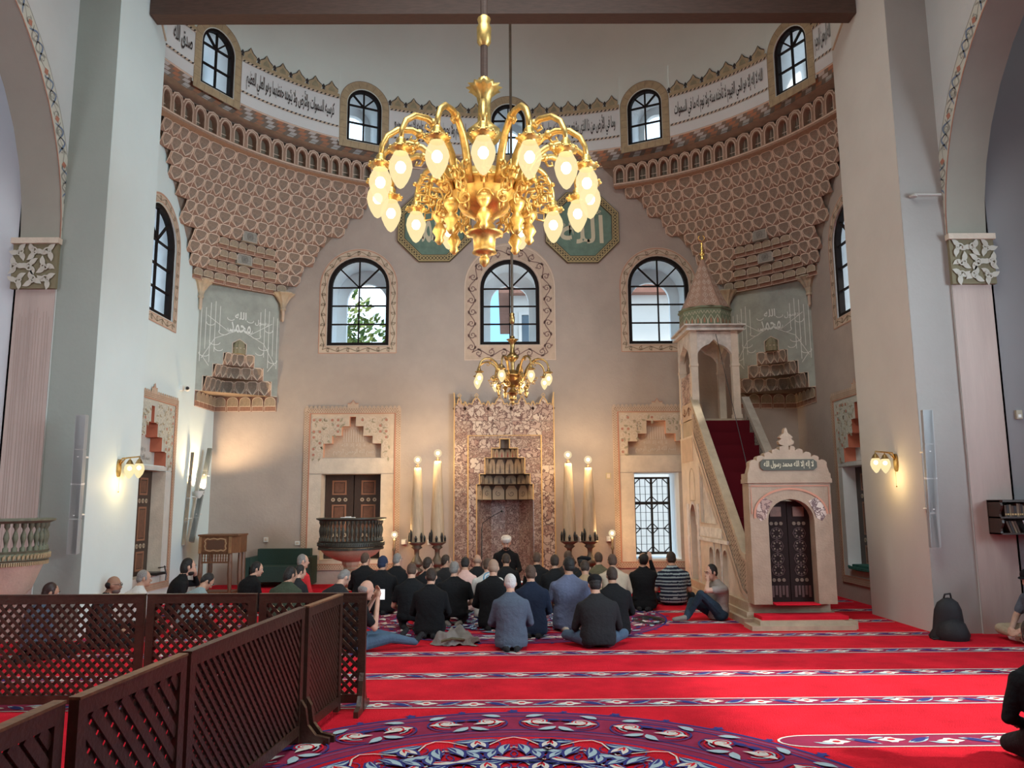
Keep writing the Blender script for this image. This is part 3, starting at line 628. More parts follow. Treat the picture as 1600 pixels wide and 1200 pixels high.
for sg, nm in ((-1, 'left'), (1, 'right')):
    root = thing('wall_muqarnas_'+nm, None, None, (sg*5.3, 15.6, Z0), kind='structure')
    m = MB(); lv = [(Z0+DZ*k, S0+(S1-S0)*k/NTI+.012) for k in range(NTI+1)]+[(8.96, 1.05)]
    def trange(s_):
        q = [a for a in [radians(8+.1*i) for i in range(820)] if rho(a)*s_ < rrect(a)+.005]; return q[0], q[-1]
    rows = []
    for z, s_ in lv:
        a, b = trange(s_); rows.append([(*rpt(sg*(a+(b-a)*i/60), s_, -.006), z) for i in range(61)])
    m.add([p for r in rows for p in r], [(j*61+i, j*61+i+1, (j+1)*61+i+1, (j+1)*61+i) for j in range(len(lv)-1) for i in range(60)])
    a, b = trange(1.05); ths = [sg*(a+(b-a)*i/60) for i in range(61)]
    m.add([rpt(t, 1.05, -.006)+(8.96,) for t in ths]+[rpt(t, 1.0, -.006)+(9.0,) for t in ths], [(i, i+1, 62+i, 61+i) for i in range(60)])
    m.build('backing', leaf_brown, root)
    for k in range(NTI+1):
        arc_ = k == NTI; s_ = S0+(S1-S0)*k/NTI; s2 = S0+(S1-S0)*(k+1)/NTI if not arc_ else 1.035
        z = Z0+DZ*k; h = DZ if not arc_ else .47; dp = 6.3*(s_-s2)+.015
        # walk the arc
        t = radians(10)+(.5 if k % 2 else 0)*.038; ws = .245 if not arc_ else .27; lim = radians(76); wide = random.Random(k)
        while t < lim:
            wj = ws*(1+.22*sin(3.1*t*6+k)) if not arc_ else ws*(1.0+.12*sin(9*t)); dt = wj/(rho(t)*s_); tc_ = sg*(t+dt/2); r_ = rho(tc_)*s_
            corner = abs(abs(tc_)-radians(44.5)); kind = 'leaf'; hh = h
            if arc_: kind = 'arcade'
            elif k == 0 and corner < radians(9): kind = 'round'
            elif k in (2, 4) and corner < radians(1.6): kind = 'plate'
            elif k in (1, 2, 3) and corner < radians((6, 4, 5)[k-1]): kind = 'round'
            if kind == 'plate': hh = h*1.0; dt *= 1.5; tc_ = sg*(t+dt/2); r_ = rho(tc_)*s_; wj *= 1.5
            if r_ < rrect(tc_)-.02 and r_*cos(tc_) > .5:
                x, y = r_*sin(tc_), YC+r_*cos(tc_); n = rnorm(tc_)
                ax = Vector((cos(n), -sin(n), 0)); ay = Vector((sin(n), cos(n), 0))
                M = Matrix(((ax.x*wj*1.02, ay.x*dp, 0, x), (ax.y*wj*1.02, ay.y*dp, 0, y), (0, 0, hh, z), (0, 0, 0, 1)))
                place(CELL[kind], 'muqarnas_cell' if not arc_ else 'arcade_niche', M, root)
            t += dt
    # corner squinch panel with its stepped recess
    A = Vector((sg*WX, 15.43)); B = Vector((sg*4.8, YB)); Lc = (B-A).length; ux = (B-A)/Lc*(1)
    if sg > 0: A, B = B, A; ux = (B-A)/Lc
    nrm = Vector((-ux.y, ux.x));  nrm = nrm if nrm.y > 0 else -nrm
    Tc = lambda u, v, d, A=A, ux=ux, nrm=nrm: (A.x+ux.x*u+nrm.x*d, A.y+ux.y*u+nrm.y*d, v)
    st = [(.5*Lc-.001, 3.66, 3.97), (.42*Lc, 3.97, 4.27), (.31*Lc, 4.27, 4.53), (.19*Lc, 4.53, 4.78), (.085*Lc, 4.78, 5.0)]
    pts = [(0, 6.2), (0, 3.97), (Lc/2-st[1][0], 3.97)]
    for hw, a, b in st[1:]: pts += [(Lc/2-hw, b)] + ([(Lc/2-st[st.index((hw, a, b))+1][0], b)] if hw > .1*Lc else [])
    pts += [(Lc/2, 5.09)] + [(Lc-p[0], p[1]) for p in pts[::-1]]
    cl = []
    for p in pts:
        if not cl or abs(cl[-1][0]-p[0])+abs(cl[-1][1]-p[1]) > 1e-5: cl.append(p)
    q = thing('wall_squinch_'+nm, None, None, Tc(Lc/2, 3.66, 0), kind='structure')
    m = MB(); m.prism(cl, Tc, 0, .05, 0, ms=1, back=False); m.rib(cl[1:-1], .02, Tc, -.006, 1)
    rr = random.Random(3+sg)
    for i in range(5):   # raised white brush lettering: tall verticals with sweeping bowls, mirrored about the middle
        for s2 in (-1, 1):
            u = Lc/2+s2*(.25*Lc+.055*Lc*i); a_, b_ = 4.55+.1*i+rr.uniform(-.05, .05)+(.35 if i < 1 else 0), 5.72+.09*sin(i*1.3)
            a_ = 5.2 if i == 0 else (4.75+.02*i if i % 2 else 4.55)
            m.rib([(u, a_), (u, b_)], .012, Tc, -.008, 2)
    for s2 in (-1, 1):
        C_ = lambda x: Lc/2+s2*x*Lc
        for x, z, r in ((.10, 5.28, .09), (.2, 5.2, .1), (.30, 4.98, .11), (.42, 4.72, .1), (.12, 5.5, .07), (.36, 5.35, .08), (.25, 4.85, .08)):
            m.rib([(C_(x)+r*cos(t)*s2, z+r*.6*sin(t)) for t in [pi+pi*i/8 for i in range(10)]], [.006]+[.013]*8+[.004], Tc, -.009, 2)
        m.rib([(C_(.45), 4.62), (C_(.3), 5.05), (C_(.05), 5.25)], .011, Tc, -.009, 2); m.rib([(C_(.44), 4.66), (C_(.36), 4.48)], .011, Tc, -.009, 2); m.rib([(C_(.40), 5.5), (C_(.12), 5.2)], .011, Tc, -.009, 2)
    put_text(m, 'محمد', Tc, Lc*.37, Lc*.63, 5.22, 5.44, -.01, 2); put_text(m, 'الله', Tc, Lc*.43, Lc*.57, 5.5, 5.66, -.01, 2); put_text(m, 'رسول', Tc, Lc*.68, Lc*.85, 5.42, 5.55, -.01, 2)
    m.build('calligraphy_panel', [grey_panel, line_pink, line_white], q)
    # recess tiers behind the stepped opening
    K = Vector((sg*WX, YB)); Mid = (A+B)/2
    for k, (hw, z0, z1) in enumerate(st[:4]):
        tt = (0, .2, .42, .66)[k]; f = hw/(.5*Lc)
        PA, PB, PK = Mid+(A-Mid)*f, Mid+(B-Mid)*f, Mid+(K-Mid)*(1-tt)*(f if k else 1)
        n = (5, 4, 3, 2)[k]; bk = MB(); bk.add([(p.x, p.y, z) for z in (z0, z1) for p in (PA, PK, PB)], [(0, 1, 4, 3), (1, 2, 5, 4)])
        bk.add([(p.x, p.y, z1) for p in (PA, PK, PB)], [(0, 1, 2)]); bk.build('recess_back', leaf_brown, q)
        for a, b in ((PA, PK), (PK, PB)):
            d = (b-a); w = d.length/n; d.normalize(); no = Vector((-d.y, d.x)); no = no if no.dot(Mid-K) < 0 else -no
            for i in range(n):
                c = a+d*w*(i+.5); dd = .07 if k else .05
                dx = d if d.x > 0 or (abs(d.x) < .01 and sg < 0) else -d
                c2 = c - no*(.0)
                M = Matrix(((d.x*w, no.x*dd, 0, c2.x), (d.y*w, no.y*dd, 0, c2.y), (0, 0, z1-z0, z0), (0, 0, 0, 1)))
                place(CELL['leaf' if k else 'round'], 'squinch_cell', M, q)
    m = MB(); c = Tc(Lc/2, 4.78, .0); cc = Vector(c)+Vector((nrm.x, nrm.y, 0))*.02
    m.lathe([(.005, .3), (.06, .27), (.105, .2), (.12, .1), (.12, 0)], cc, 24, flute=.12, fn=14); m.lathe([(.128, .1), (.128, .115)], cc, 20, 1); m.build('shell_niche', [leaf_olive, line_pink], q, smooth=False)
    for (x, y) in ((sg*(WX-.05), 15.36), (sg*4.72, YB-.06)):
        m = MB(); m.lathe([(.005, 5.56), (.03, 5.6), (.035, 5.82)], (x, y, 0), 10, 1); m.lathe([(.045, 5.80), (.05, 5.84), (.04, 5.86), (.06, 5.95), (.13, 6.08), (.2, 6.15), (.2, 6.17)], (x, y, 0), 20, 0, flute=.25, fn=12)
        m.build('corbel', [stone_tan, stone_pink], q)
# tie beam
m = MB(); m.box(-JX+.01, JX-.01, 11.66, 11.94, 9.47, 9.75); o = m.build('tie_beam', beam_wood, loc=(0, 11.8, 9.47)); o['kind'] = 'structure'
# ================================================================== octagonal roundels
def octagon(cx, cz, r): return [(cx+r*cos(pi/8+pi/4*i), cz+r*sin(pi/8+pi/4*i)) for i in range(8)]
for cx, cz, tx, lb, sub in ((-1.53, 7.66, 'محمد', 'green octagonal calligraphy panel left of the big chandelier', 'رسول الله'), (1.66, 7.62, 'الله', 'green octagonal calligraphy panel right of the big chandelier', 'جل جلاله')):
    T = TY(YB); R = .86; root = thing('calligraphy_roundel', lb, 'wall panel', (cx, YB-.03, cz), 'octagonal calligraphy panels on the apse wall')
    m = MB(); m.prism(octagon(cx, cz, R), T, -.06, -.005, 0, holes=[octagon(cx, cz, R*.80)]); m.rib(octagon(cx, cz, R*.97), .02, T, -.064, 1, True); m.rib(octagon(cx, cz, R*.83), .015, T, -.064, 1, True)
    P = Path(octagon(cx, cz, R*.90), True); n = 64; M = lambda u, v, d: T(*P.at(u, v), d)
    for s_ in (-1, 1): m.rib([(P.L*i/(n*6), s_*.035*sin(pi*i/6)) for i in range(n*6+1)], .014, M, -.064, 1)
    m.build('border', [mat('roundel dark border', (.09, .065, .03), .6), mat('roundel gold line', (.48, .36, .16), .6)], root)
    m = MB(); m.prism(octagon(cx, cz, R*.80), T, -.03, -.005, 0); f = .5 if tx == 'محمد' else .42
    put_text(m, tx, T, cx-.48, cx+.46, cz-.36, cz+.28, -.036, 1); put_text(m, sub, T, cx+.1, cx+.42, cz+.3, cz+.44, -.036, 1); put_text(m, sub, T, cx-.58, cx-.36, cz-.02, cz+.16, -.036, 1)
    m.build('calligraphy_field', [green_panel, cream_paint], root)
# ================================================================== carved surrounds of the lower openings
def surround(name, T, x0, x1, z0, z1, steps, cx, opening, red, tall):
    root = thing(name, None, None, T((x0+x1)/2, z0, 0), kind='structure')
    bw = .115; top = z1; ti = .16
    m = MB(); frame_o = [(x0, z0), (x1, z0), (x1, top), (x0, top)]
    m.prism(rect(x0, x1, z0, top), T, -.03, 0, 0, holes=[rect(x0+bw, x1-bw, z0+bw, top-bw)])
    m.rib(rect(x0+bw, x1-bw, z0+bw, top-bw), .03, T, -.034, 1, True)
    P = Path([(x0+bw/2, z0), (x0+bw/2, top-bw/2), (x1-bw/2, top-bw/2), (x1-bw/2, z0)]); M = lambda u, v, d: T(*P.at(u, v), d)
    P2 = Path([(x0, z0+bw/2), (x1, z0+bw/2)])
    for PP in (P, P2):
        n = int(PP.L/.05); M = (lambda PP: lambda u, v, d: T(*PP.at(u, v), d))(PP)
        for i in range(n):
            for j in (-.028, 0.005, .035): 
                a = (i+.5*(j == 0.005))*PP.L/n; m.poly([(a, j-.013), (a+.014, j), (a, j+.013), (a-.014, j)], M, -.034, 2)
    n = int((x1-x0)/.085)
    for i in range(n):
        c = x0+(i+.5)*(x1-x0)/n; m.poly([(c-.035, top), (c+.035, top), (c+.03, top+.035), (c, top+.05), (c-.03, top+.035)], T, -.02, 0)
    c = (x0+x1)/2; m.poly([(c-.12, top), (c+.12, top), (c+.11, top+.1), (c+.05, top+.09), (c, top+.18), (c-.05, top+.09), (c-.11, top+.1)], T, -.022, 0); m.rib([(c-.11, top+.1), (c-.05, top+.09), (c, top+.17), (c+.05, top+.09), (c+.11, top+.1)], .012, T, -.026, 1)
    m.build('border_frame', [stone_pink, mat('red moulding', (.48, .20, .12), .7), mat('border diamond', (.30, .19, .12), .8)], root)
    # tympanum with stepped recess
    a, b, zb, zt = x0+bw, x1-bw, steps[0][1], top-bw; lst = stepped(cx, steps)
    hole = lst; body = [(a, zb), (lst[0][0], zb)]; 
    right = [p for p in lst if p[0] >= cx]; left = [p for p in lst if p[0] < cx]
    body = [(a, zb)] + left[::-1] if False else None
    m = MB(); path_ = [(a, zb), (cx-steps[0][0], zb)]
    for hw, p, q_ in steps: path_ += [(cx-hw, p), (cx-hw, q_)]
    path_ += [(2*cx-x, z) for x, z in path_[::-1]][0:0]
    rp = [(cx+(cx-x), z) for x, z in path_[::-1]]
    pl = path_+rp; pl[-1] = (b, zb); cl = []
    for p in pl + [(b, zt), (a, zt)]:
        if not cl or abs(cl[-1][0]-p[0])+abs(cl[-1][1]-p[1]) > 1e-5: cl.append(p)
    cl2 = [p for p in cl]
    DP = .13 if not red else .2; m.prism(cl2, T, -.02, DP, 0, ms=1, back=False)
    rr = random.Random(int(abs(x0)*10))
    def inside(x, z, mg=.04):
        for hw, p, q_ in steps:
            if z < q_+mg and abs(x-cx) < hw+mg: return True
        return x < a+.06 or x > b-.06 or z < zb+.05 or z > zt-.05
    gx = np.arange(a+.085, b-.05, .125)
    for x in gx:
        for z in np.arange(zb+.07, zt-.04, .12):
            if inside(x, z): continue
            s2 = 1 if x < cx else -1; ph = rr.uniform(0, 6)
            m.rib(spiral(x, z, .075, 1.15, ph, 12, s2), .015, T, -.026, 2); m.poly(leafp(x+.03, z-.04, ph, .11, .045, .8*s2), T, -.025, 3)
            if rr.random() < .3: m.poly([(x+.03*cos(t), z+.03*sin(t)) for t in [pi/3*i for i in range(6)]], T, -.03, 4)
    m.build('tympanum', [buff if not red else mat('grey tympanum', (.50, .49, .42), .8), mat('step reveal', (.62, .33, .22), .7) if not red else terra_red, stone_pale if not red else mat('tymp scroll', (.62, .60, .5), .8), mat('tymp leaf', (.36, .30, .2), .8), mat('tymp flower', (.45, .2, .14), .8)], root)
    m = MB(); m.prism([(cx-steps[0][0]-.02, zb-.02)]+[(cx+steps[0][0]+.02, zb-.02)]+[(cx+steps[0][0]+.02, steps[-1][2]+.02), (cx-steps[0][0]-.02, steps[-1][2]+.02)], lambda u, v, d: T(u, v, d), DP-.01, None)
    for j in range(9): 
        u = cx-.2+.05*j; 
        if not red: m.rib([(u, zb+.34), (u, zb+.60)], .014, T, DP-.016, 1)
    put_text(m, 'بسم الله الرحمن الرحيم', T, cx-steps[0][0]*.7, cx+steps[0][0]*.7, zb+.06, zb+.2, DP-.016, 1); put_text(m, 'لا إله إلا الله', T, cx-.25, cx+.25, zb+.22, zb+.32, DP-.016, 1)
    m.build('inscription_slab', [stone_pink if not red else mat('grey slab', (.52, .50, .46), .8), stone_pale if not red else mat('slab letter', (.36, .34, .30), .8)], root)
    # lintel and jamb slabs
    ox0, ox1, oz0, oz1 = opening
    for nm_, (u0, u1, v0, v1) in dict(lintel=(a, b, oz1+.01, zb), jamb_slab=(a, ox0, z0+bw, oz1), jamb_slab2=(ox1, b, z0+bw, oz1), sill_slab=(ox0, ox1, z0+bw, oz0)).items():
        if v1-v0 < .02: continue
        m = MB(); m.prism(rect(u0+.003, u1-.003, v0+.003, v1-.003), T, -.015, .0); m.build(nm_.rstrip('2'), stone_pale if not red else mat('greyish limestone', (.58, .57, .53), .6, var=.12, scale=4), root)
    return root
def reveal_box(root, T, o, depth, m_):
    x0, x1, z0, z1 = o; m = MB(); m.add([T(x, z, d) for d in (-.015, depth) for x, z in ((x0, z0), (x1, z0), (x1, z1), (x0, z1))], [(0, 1, 5, 4), (1, 2, 6, 5), (2, 3, 7, 6), (3, 0, 4, 7)]); m.build('reveal', m_, root)
def shutters(root, T, o, d0):
    x0, x1, z0, z1 = o; w = (x1-x0)/2
    m = MB(); m.prism(rect(x0, x1, z0, z1), T, d0+.05, d0+.08); m.build('shutter_back', shutter_wood, root)
    for s_ in (0, 1):
        a = x0+s_*w; m = MB(); m.prism(rect(a+.01, a+w-.01, z0, z1), T, d0, d0+.04); lf = m.build('shutter_leaf', shutter_wood, root)
        c = a+w/2; H = z1-z0; ps = [(z1-.42, z1-.12), (z0+H*.33, z1-.62), (z0+.08, z0+H*.33-.18)]
        for p, q in ps:
            n = MB(); n.prism(rect(c-.15, c+.15, p, q), T, d0-.012, d0, 1, holes=[rect(c-.115, c+.115, p+.035, q-.035)]); n.prism(rect(c-.10, c+.10, p+.05, q-.05), T, d0-.01, d0, 0); n.build('inlay_panel', [panel_wood, mat('panel edge', (.26, .12, .07), .5)], lf)
        for z in (z1-.52, z0+H*.33-.09):
            for u in (-.13, 0, .13):
                n = MB(); K = [(c+u+.04*cos(t), z+.04*sin(t)) for t in [2*pi*i/14 for i in range(14)]]; n.prism(K, T, d0-.012, d0, 0); n.poly([(c+u+.018*cos(t), z+.018*sin(t)) for t in [2*pi*i/8 for i in range(8)]], T, d0-.014, 1); n.build('rosette', [mat('bone rosette', (.40, .33, .24), .5), panel_wood], lf)
stp = lambda z: [(.60, z, z+.30), (.42, z+.30, z+.46), (.225, z+.46, z+.66), (.065, z+.66, z+.86)]
T = TY(YB)
r = surround('wall_surround_west', T, -4.20, -2.20, .42, 3.72, stp(2.68), -3.2, (-3.82, -2.6, .62, 2.35), False, 1)
reveal_box(r, T, (-3.82, -2.6, .62, 2.35), .42, stone_pale)
dr = thing('door_1', None, None, (-3.2, YB+.3, .62), kind='structure'); shutters(dr, T, (-3.82, -2.6, .62, 2.35), .34)
r = surround('wall_surround_east', T, 2.21, 4.1, .42, 3.72, [(.60, 2.70, 2.99), (.40, 2.99, 3.15), (.2, 3.15, 3.42)], 3.12, (2.63, 3.55, .58, 2.34), False, 1)
gw = thing('window_11', None, None, (3.1, YB+.3, .58), kind='structure'); reveal_box(gw, T, (2.63, 3.55, .58, 2.34), 1.0, plaster_tunnel)
def grille(root, T, x0, x1, z0, z1, d):
    iron = black_metal; w = (x1-x0)/2
    def bar(a, b, wd=.02, nm='glazing_bar', dd=0):
        q = MB(); dx, dy = b[0]-a[0], b[1]-a[1]; l = sqrt(dx*dx+dy*dy); nx, ny = -dy/l*wd/2, dx/l*wd/2
        q.prism([(a[0]+nx, a[1]+ny), (a[0]-nx, a[1]-ny), (b[0]-nx, b[1]-ny), (b[0]+nx, b[1]+ny)], T, d-.03-dd, d+.01+dd); q.build(nm, iron, root)
    m = MB(); m.prism(rect(x0, x1, z0, z1), T, d-.05, d+.04, holes=[rect(x0+.045, x1-.045, z0+.05, z1-.04)]); m.build('window_frame', iron, root)
    zm = z0+(z1-z0)*.66; bar((x0, zm), (x1, zm), .06, 'transom', .01); bar(((x0+x1)/2, z0), ((x0+x1)/2, z1), .045, 'mullion', .008)
    for (a, b) in ((zm+.03, z1-.04), (z0+(zm-z0)*.5, zm-.03), (z0+.05, z0+(zm-z0)*.5)):
        if b == z0+(zm-z0)*.5: bar((x0, b), (x1, b), .02)
        for u0, u1 in ((x0+.045, (x0+x1)/2-.02), ((x0+x1)/2+.02, x1-.045)):
            wq = u1-u0; h = b-a; c = .3*wq
            for p, q in (((u0+c, a), (u0, a+c)), ((u1-c, a), (u1, a+c)), ((u0+c, b), (u0, b-c)), ((u1-c, b), (u1, b-c))): bar(p, q, .018)
            for f in (.33, .67): bar((u0+wq*f, a), (u0+wq*f, b), .008); bar((u0, a+h*f), (u1, a+h*f), .008)
            q = MB(); q.poly(rect(u0, u1, a, b), T, d+.02); q.build('pane', mat_glass('frosted pane', (.9, .95, 1), .06) if 'frosted pane' not in MATS else MATS['frosted pane'], root)
grille(gw, T, 2.66, 3.44, .66, 2.26, .42)
T = TX(-WX); ost = lambda z: [(.62, z, z+.26), (.42, z+.26, z+.5), (.22, z+.5, z+.74), (.06, z+.74, z+1.02)]
r = surround('wall_surround_left', T, 12.62, 14.64, .30, 3.66, ost(2.42), 13.62, (12.95, 14.28, .55, 2.34), True, 1); reveal_box(r, T, (12.95, 14.28, .55, 2.34), .3, stone_pale)
dr = thing('door_2', None, None, (-WX-.4, 13.6, .55), kind='structure'); shutters(dr, T, (12.95, 14.28, .55, 2.34), .22)
T = TX(WX)
r = surround('wall_surround_right', T, 12.62, 14.72, .30, 3.68, ost(2.42), 13.67, (12.95, 14.44, .55, 2.34), True, 1); reveal_box(r, T, (12.95, 14.44, .55, 2.34), .3, plaster_tunnel)
dr = thing('door_3', None, None, (WX+.4, 13.6, .55), kind='structure'); shutters(dr, T, (12.95, 14.44, .55, 2.34), .22)
# ================================================================== MIHRAB
root = thing('mihrab', 'tall breccia marble prayer niche with stepped hood and gilded cresting', 'prayer niche', (MHX, YB, .14))
T = TY(YB); mx0, mx1 = -1.09, .99; F0 = -.12
slabs = []
def slab(poly, d0=F0, m_=None, holes=()):
    m = MB(); m.prism(poly, T, d0+random.uniform(-.004, .004), -.0, holes=holes); m.build('marble_slab', m_ or random.choice([breccia, breccia, breccia2]), root)
for x0, x1 in ((mx0, -.80), (.72, mx1)):
    zc = .14
    for z in (.72, 1.3, 1.95, 2.5, 2.95): slab(rect(x0+.002, x1-.002, zc+.002, z-.002)); zc = z
xs = [mx0, -.76, -.28, .12, .72, mx1]
for a, b in zip(xs, xs[1:]): slab(rect(a+.002, b-.002, 3.13 if a > -1 and b < .8 else 2.952, 3.42))
xs = [mx0, -.86, -.38, .1, .55, mx1]
for a, b in zip(xs, xs[1:]):
    cr = []; n = 6
    if True:
        w = b-a; base = 3.74
        ip = [(a+.002, 3.424), (b-.002, 3.424), (b-.002, base+.10 if b != mx1 else 4.02), (b-w*.10, base-.0), (b-w*.18, base+.05), (b-w*.30, base+.03), (b-w*.36, base+.10), (b-w*.5, base+.2), (a+w*.36, base+.10), (a+w*.30, base+.03), (a+w*.18, base+.05), (a+w*.10, base), (a+.002, base+.10 if a != mx0 else 4.02)]
        slab(ip); m = MB(); m.rib(ip[2:], .022, T, F0-.012, 0); 
        c = (a+b)/2; m.rib([(c, base+.17), (c+.04, base+.215), (c, base+.26), (c-.04, base+.215), (c, base+.17)], .014, T, F0-.012, 0)
        for cx_ in (a+w*.02, b-w*.02): m.poly([(cx_, base-.10), (cx_+.03, base-.06), (cx_, base-.02), (cx_-.03, base-.06)], T, F0-.012, 1)
        m.build('gilded_cresting', [gold_line, mat('dark gem', (.08, .03, .02), .5)], root)
# inner field beside the niche and the hood
L_, R_ = -.795, .715
zs = [.14, 1.0, 1.80]
for a, b in zip(zs, zs[1:]): slab(rect(L_, MHX-MHW-.002, a, b-.003)); slab(rect(MHX+MHW+.002, R_, a, b-.003))
for k, (hw, a, b) in enumerate(mstep): slab(rect(L_, MHX-hw-.002, a, b-.003), m_=breccia2 if k % 2 else breccia); slab(rect(MHX+hw+.002, R_, a, b-.003), m_=breccia if k % 2 else breccia2)
slab(rect(L_, R_, 3.052, 3.127))
m = MB(); m.rib([(-.795, .14), (-.795, 3.12), (.715, 3.12), (.715, .14)], .03, T, F0-.014); sp_ = stepped(MHX, mstep, .14); m.rib(sp_[1:]+[sp_[0]], .024, T, F0-.014)
m.rib([(mx0+.01, .14), (mx0+.01, 4.0)], .02, T, F0-.014); m.rib([(mx1-.01, .14), (mx1-.01, 4.0)], .02, T, F0-.014); m.build('gilded_moulding', gold_line, root)
# concave niche and hood tiers
def nich(hw, dep, z0, z1, nm, mt, nseg=5, nrows=1, panel=None):
    pts = [(MHX-hw*cos(pi*i/nseg), YB-.1+(dep)*sin(pi*i/nseg)) for i in range(nseg+1)]
    m = MB(); m.add([(x, y, z) for z in (z0, z1) for x, y in pts], [(i, i+1, nseg+2+i, nseg+1+i) for i in range(nseg)]); m.add([(x, y, z1) for x, y in pts], [tuple(range(nseg+1))]); m.build(nm, mt, root)
    return pts
nich(MHW-.002, .55, .14, 1.80, 'niche_wall', breccia2, 6)
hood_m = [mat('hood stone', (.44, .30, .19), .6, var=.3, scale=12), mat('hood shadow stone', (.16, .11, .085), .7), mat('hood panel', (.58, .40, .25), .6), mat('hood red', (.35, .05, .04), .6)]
for k, (hw, a, b) in enumerate(mstep[:4]):
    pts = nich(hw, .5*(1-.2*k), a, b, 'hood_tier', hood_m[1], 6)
    for i in range(6):
        p, q = Vector(pts[i]), Vector(pts[i+1]); d = q-p; w = d.length; d.normalize(); no = Vector((-d.y, d.x)); c = (p+q)/2
        mm = MB(); Tn = lambda u, v, dd: (c.x+d.x*u-no.x*dd*-1, c.y+d.y*u+no.y*dd, v); s_ = -1 if no.y > 0 else 1
        Tn = lambda u, v, dd: (c.x+d.x*u+no.x*dd*s_, c.y+d.y*u+no.y*dd*s_, v)
        H = b-a
        mm.prism([(-w*.42, a+.01), (w*.42, a+.01), (w*.42, a+H*.62), (w*.2, b-.02), (-w*.2, b-.02), (-w*.42, a+H*.62)], Tn, .0, .03, 2 if k == 0 else 0)
        if k == 0: mm.rib(spiral(0, a+H*.42, w*.22, 1.2, i, 10), .012, Tn, .034, 1)
        else: mm.poly([(-w*.12, a+.02), (w*.12, a+.02), (0, a+H*.75)], Tn, .034, 1 if k != 3 else 3)
        mm.build('hood_cell', hood_m, root)
nich(.095, .1, 2.86, 3.05, 'hood_finial_niche', hood_m[1], 4)
# ================================================================== MINBAR
root = thing('minbar', 'tall stone pulpit with red stair, pierced railings, portal and conical canopy', 'pulpit', (4.05, 13.5, 0))
MX0, MX1 = 3.5, 4.62
T = TX(MX0); Tn = lambda u, v, d: (MX0+d, u, v); TR_ = lambda u, v, d: (MX1-.14+d, u, v)
m = MB(); m.box(3.36, 4.72, 11.62, 16.0, 0, .09); m.box(3.42, 4.68, 11.68, 15.98, .09, .17); m.box(3.46, 4.64, 11.72, 15.95, .17, .3); m.build('plinth', stone_tan, root)
nic = [arch(c, .30, .36, .98, 8, .25) for c in (12.98, 13.42, 13.86)]
tall = arch(15.08, .50, .12, 1.72, 12, .6)
tri = [(13.38, 1.36), (14.5, 1.36), (14.5, 2.38)]
body = [(11.8, .28), (15.95, .28), (15.95, 2.98), (14.85, 2.98), (12.12, .42), (11.8, .36)]
tall2 = [(14.83, .285), (15.33, .285)]+[p for p in tall if p[1] > .4]
m = MB(); m.prism(body, Tn, 0, .12, 0, holes=nic+[tall2, tri]); sw = m.build('side_wall', stone_pale, root)
m = MB(); m.prism([(15.93, .29), (15.93, 2.9), (14.9, 2.9), (12.3, .5), (12.3, .29)], lambda u, v, d: (MX0+d, u, v), .3, .32); m.prism(body, lambda u, v, d: (MX1-.12+d, u, v), 0, .12); m.build('inner_wall', stone_pale, root)
for c in (12.98, 13.42, 13.86):
    m = MB(); m.poly(rect(c-.17, c+.17, .34, 1.0), Tn, .11); m.build('niche_panel', stone_tan, root); m = MB()
    P = arch(c, .30, .36, .98, 8, .25); m.rib(P, .025, Tn, -.008, 0, True); m.build('niche_moulding', marble_white, root)
    if c != 12.98: m = MB(); m.box(MX0-.02, MX0+.03, c-.235, c-.205, .33, 1.06); m.build('colonnette', marble_white, root)
m = MB(); m.prism(tri, Tn, .05, .07); m.build('triangular_slab', marble_white, root); m = MB(); m.rib(tri, .04, Tn, -.01, 0, True); m.build('triangular_moulding', stone_pink, root)
m = MB(); m.box(MX0-.03, MX0+.02, 12.75, 14.6, 1.06, 1.12); m.box(MX0-.012, MX0+.02, 13.1, 14.55, 1.14, 1.30); m.build('string_course', marble_white, root)
m = MB(); m.box(MX0-.015, MX0+.02, 14.62, 14.78, .3, 1.7); m.box(MX0-.015, MX0+.02, 15.4, 15.56, .3, 1.7); m.rib(tall2[2:], .05, Tn, -.012, 0); m.build('doorway_moulding', marble_white, root)
m = MB(); m.rib(arch(15.08, .42, 1.76, 2.36, 10, .5), .025, Tn, -.006, 0, True); m.build('blind_arch', stone_tan, root)
rail = [(11.8, .98), (11.96, 1.0), (14.86, 3.70), (14.86, 3.60), (11.98, .92), (11.8, .9)]
latt = [(11.82, .38), (12.1, .44), (14.82, 3.0), (14.82, 3.58), (11.97, .9), (11.82, .88)]
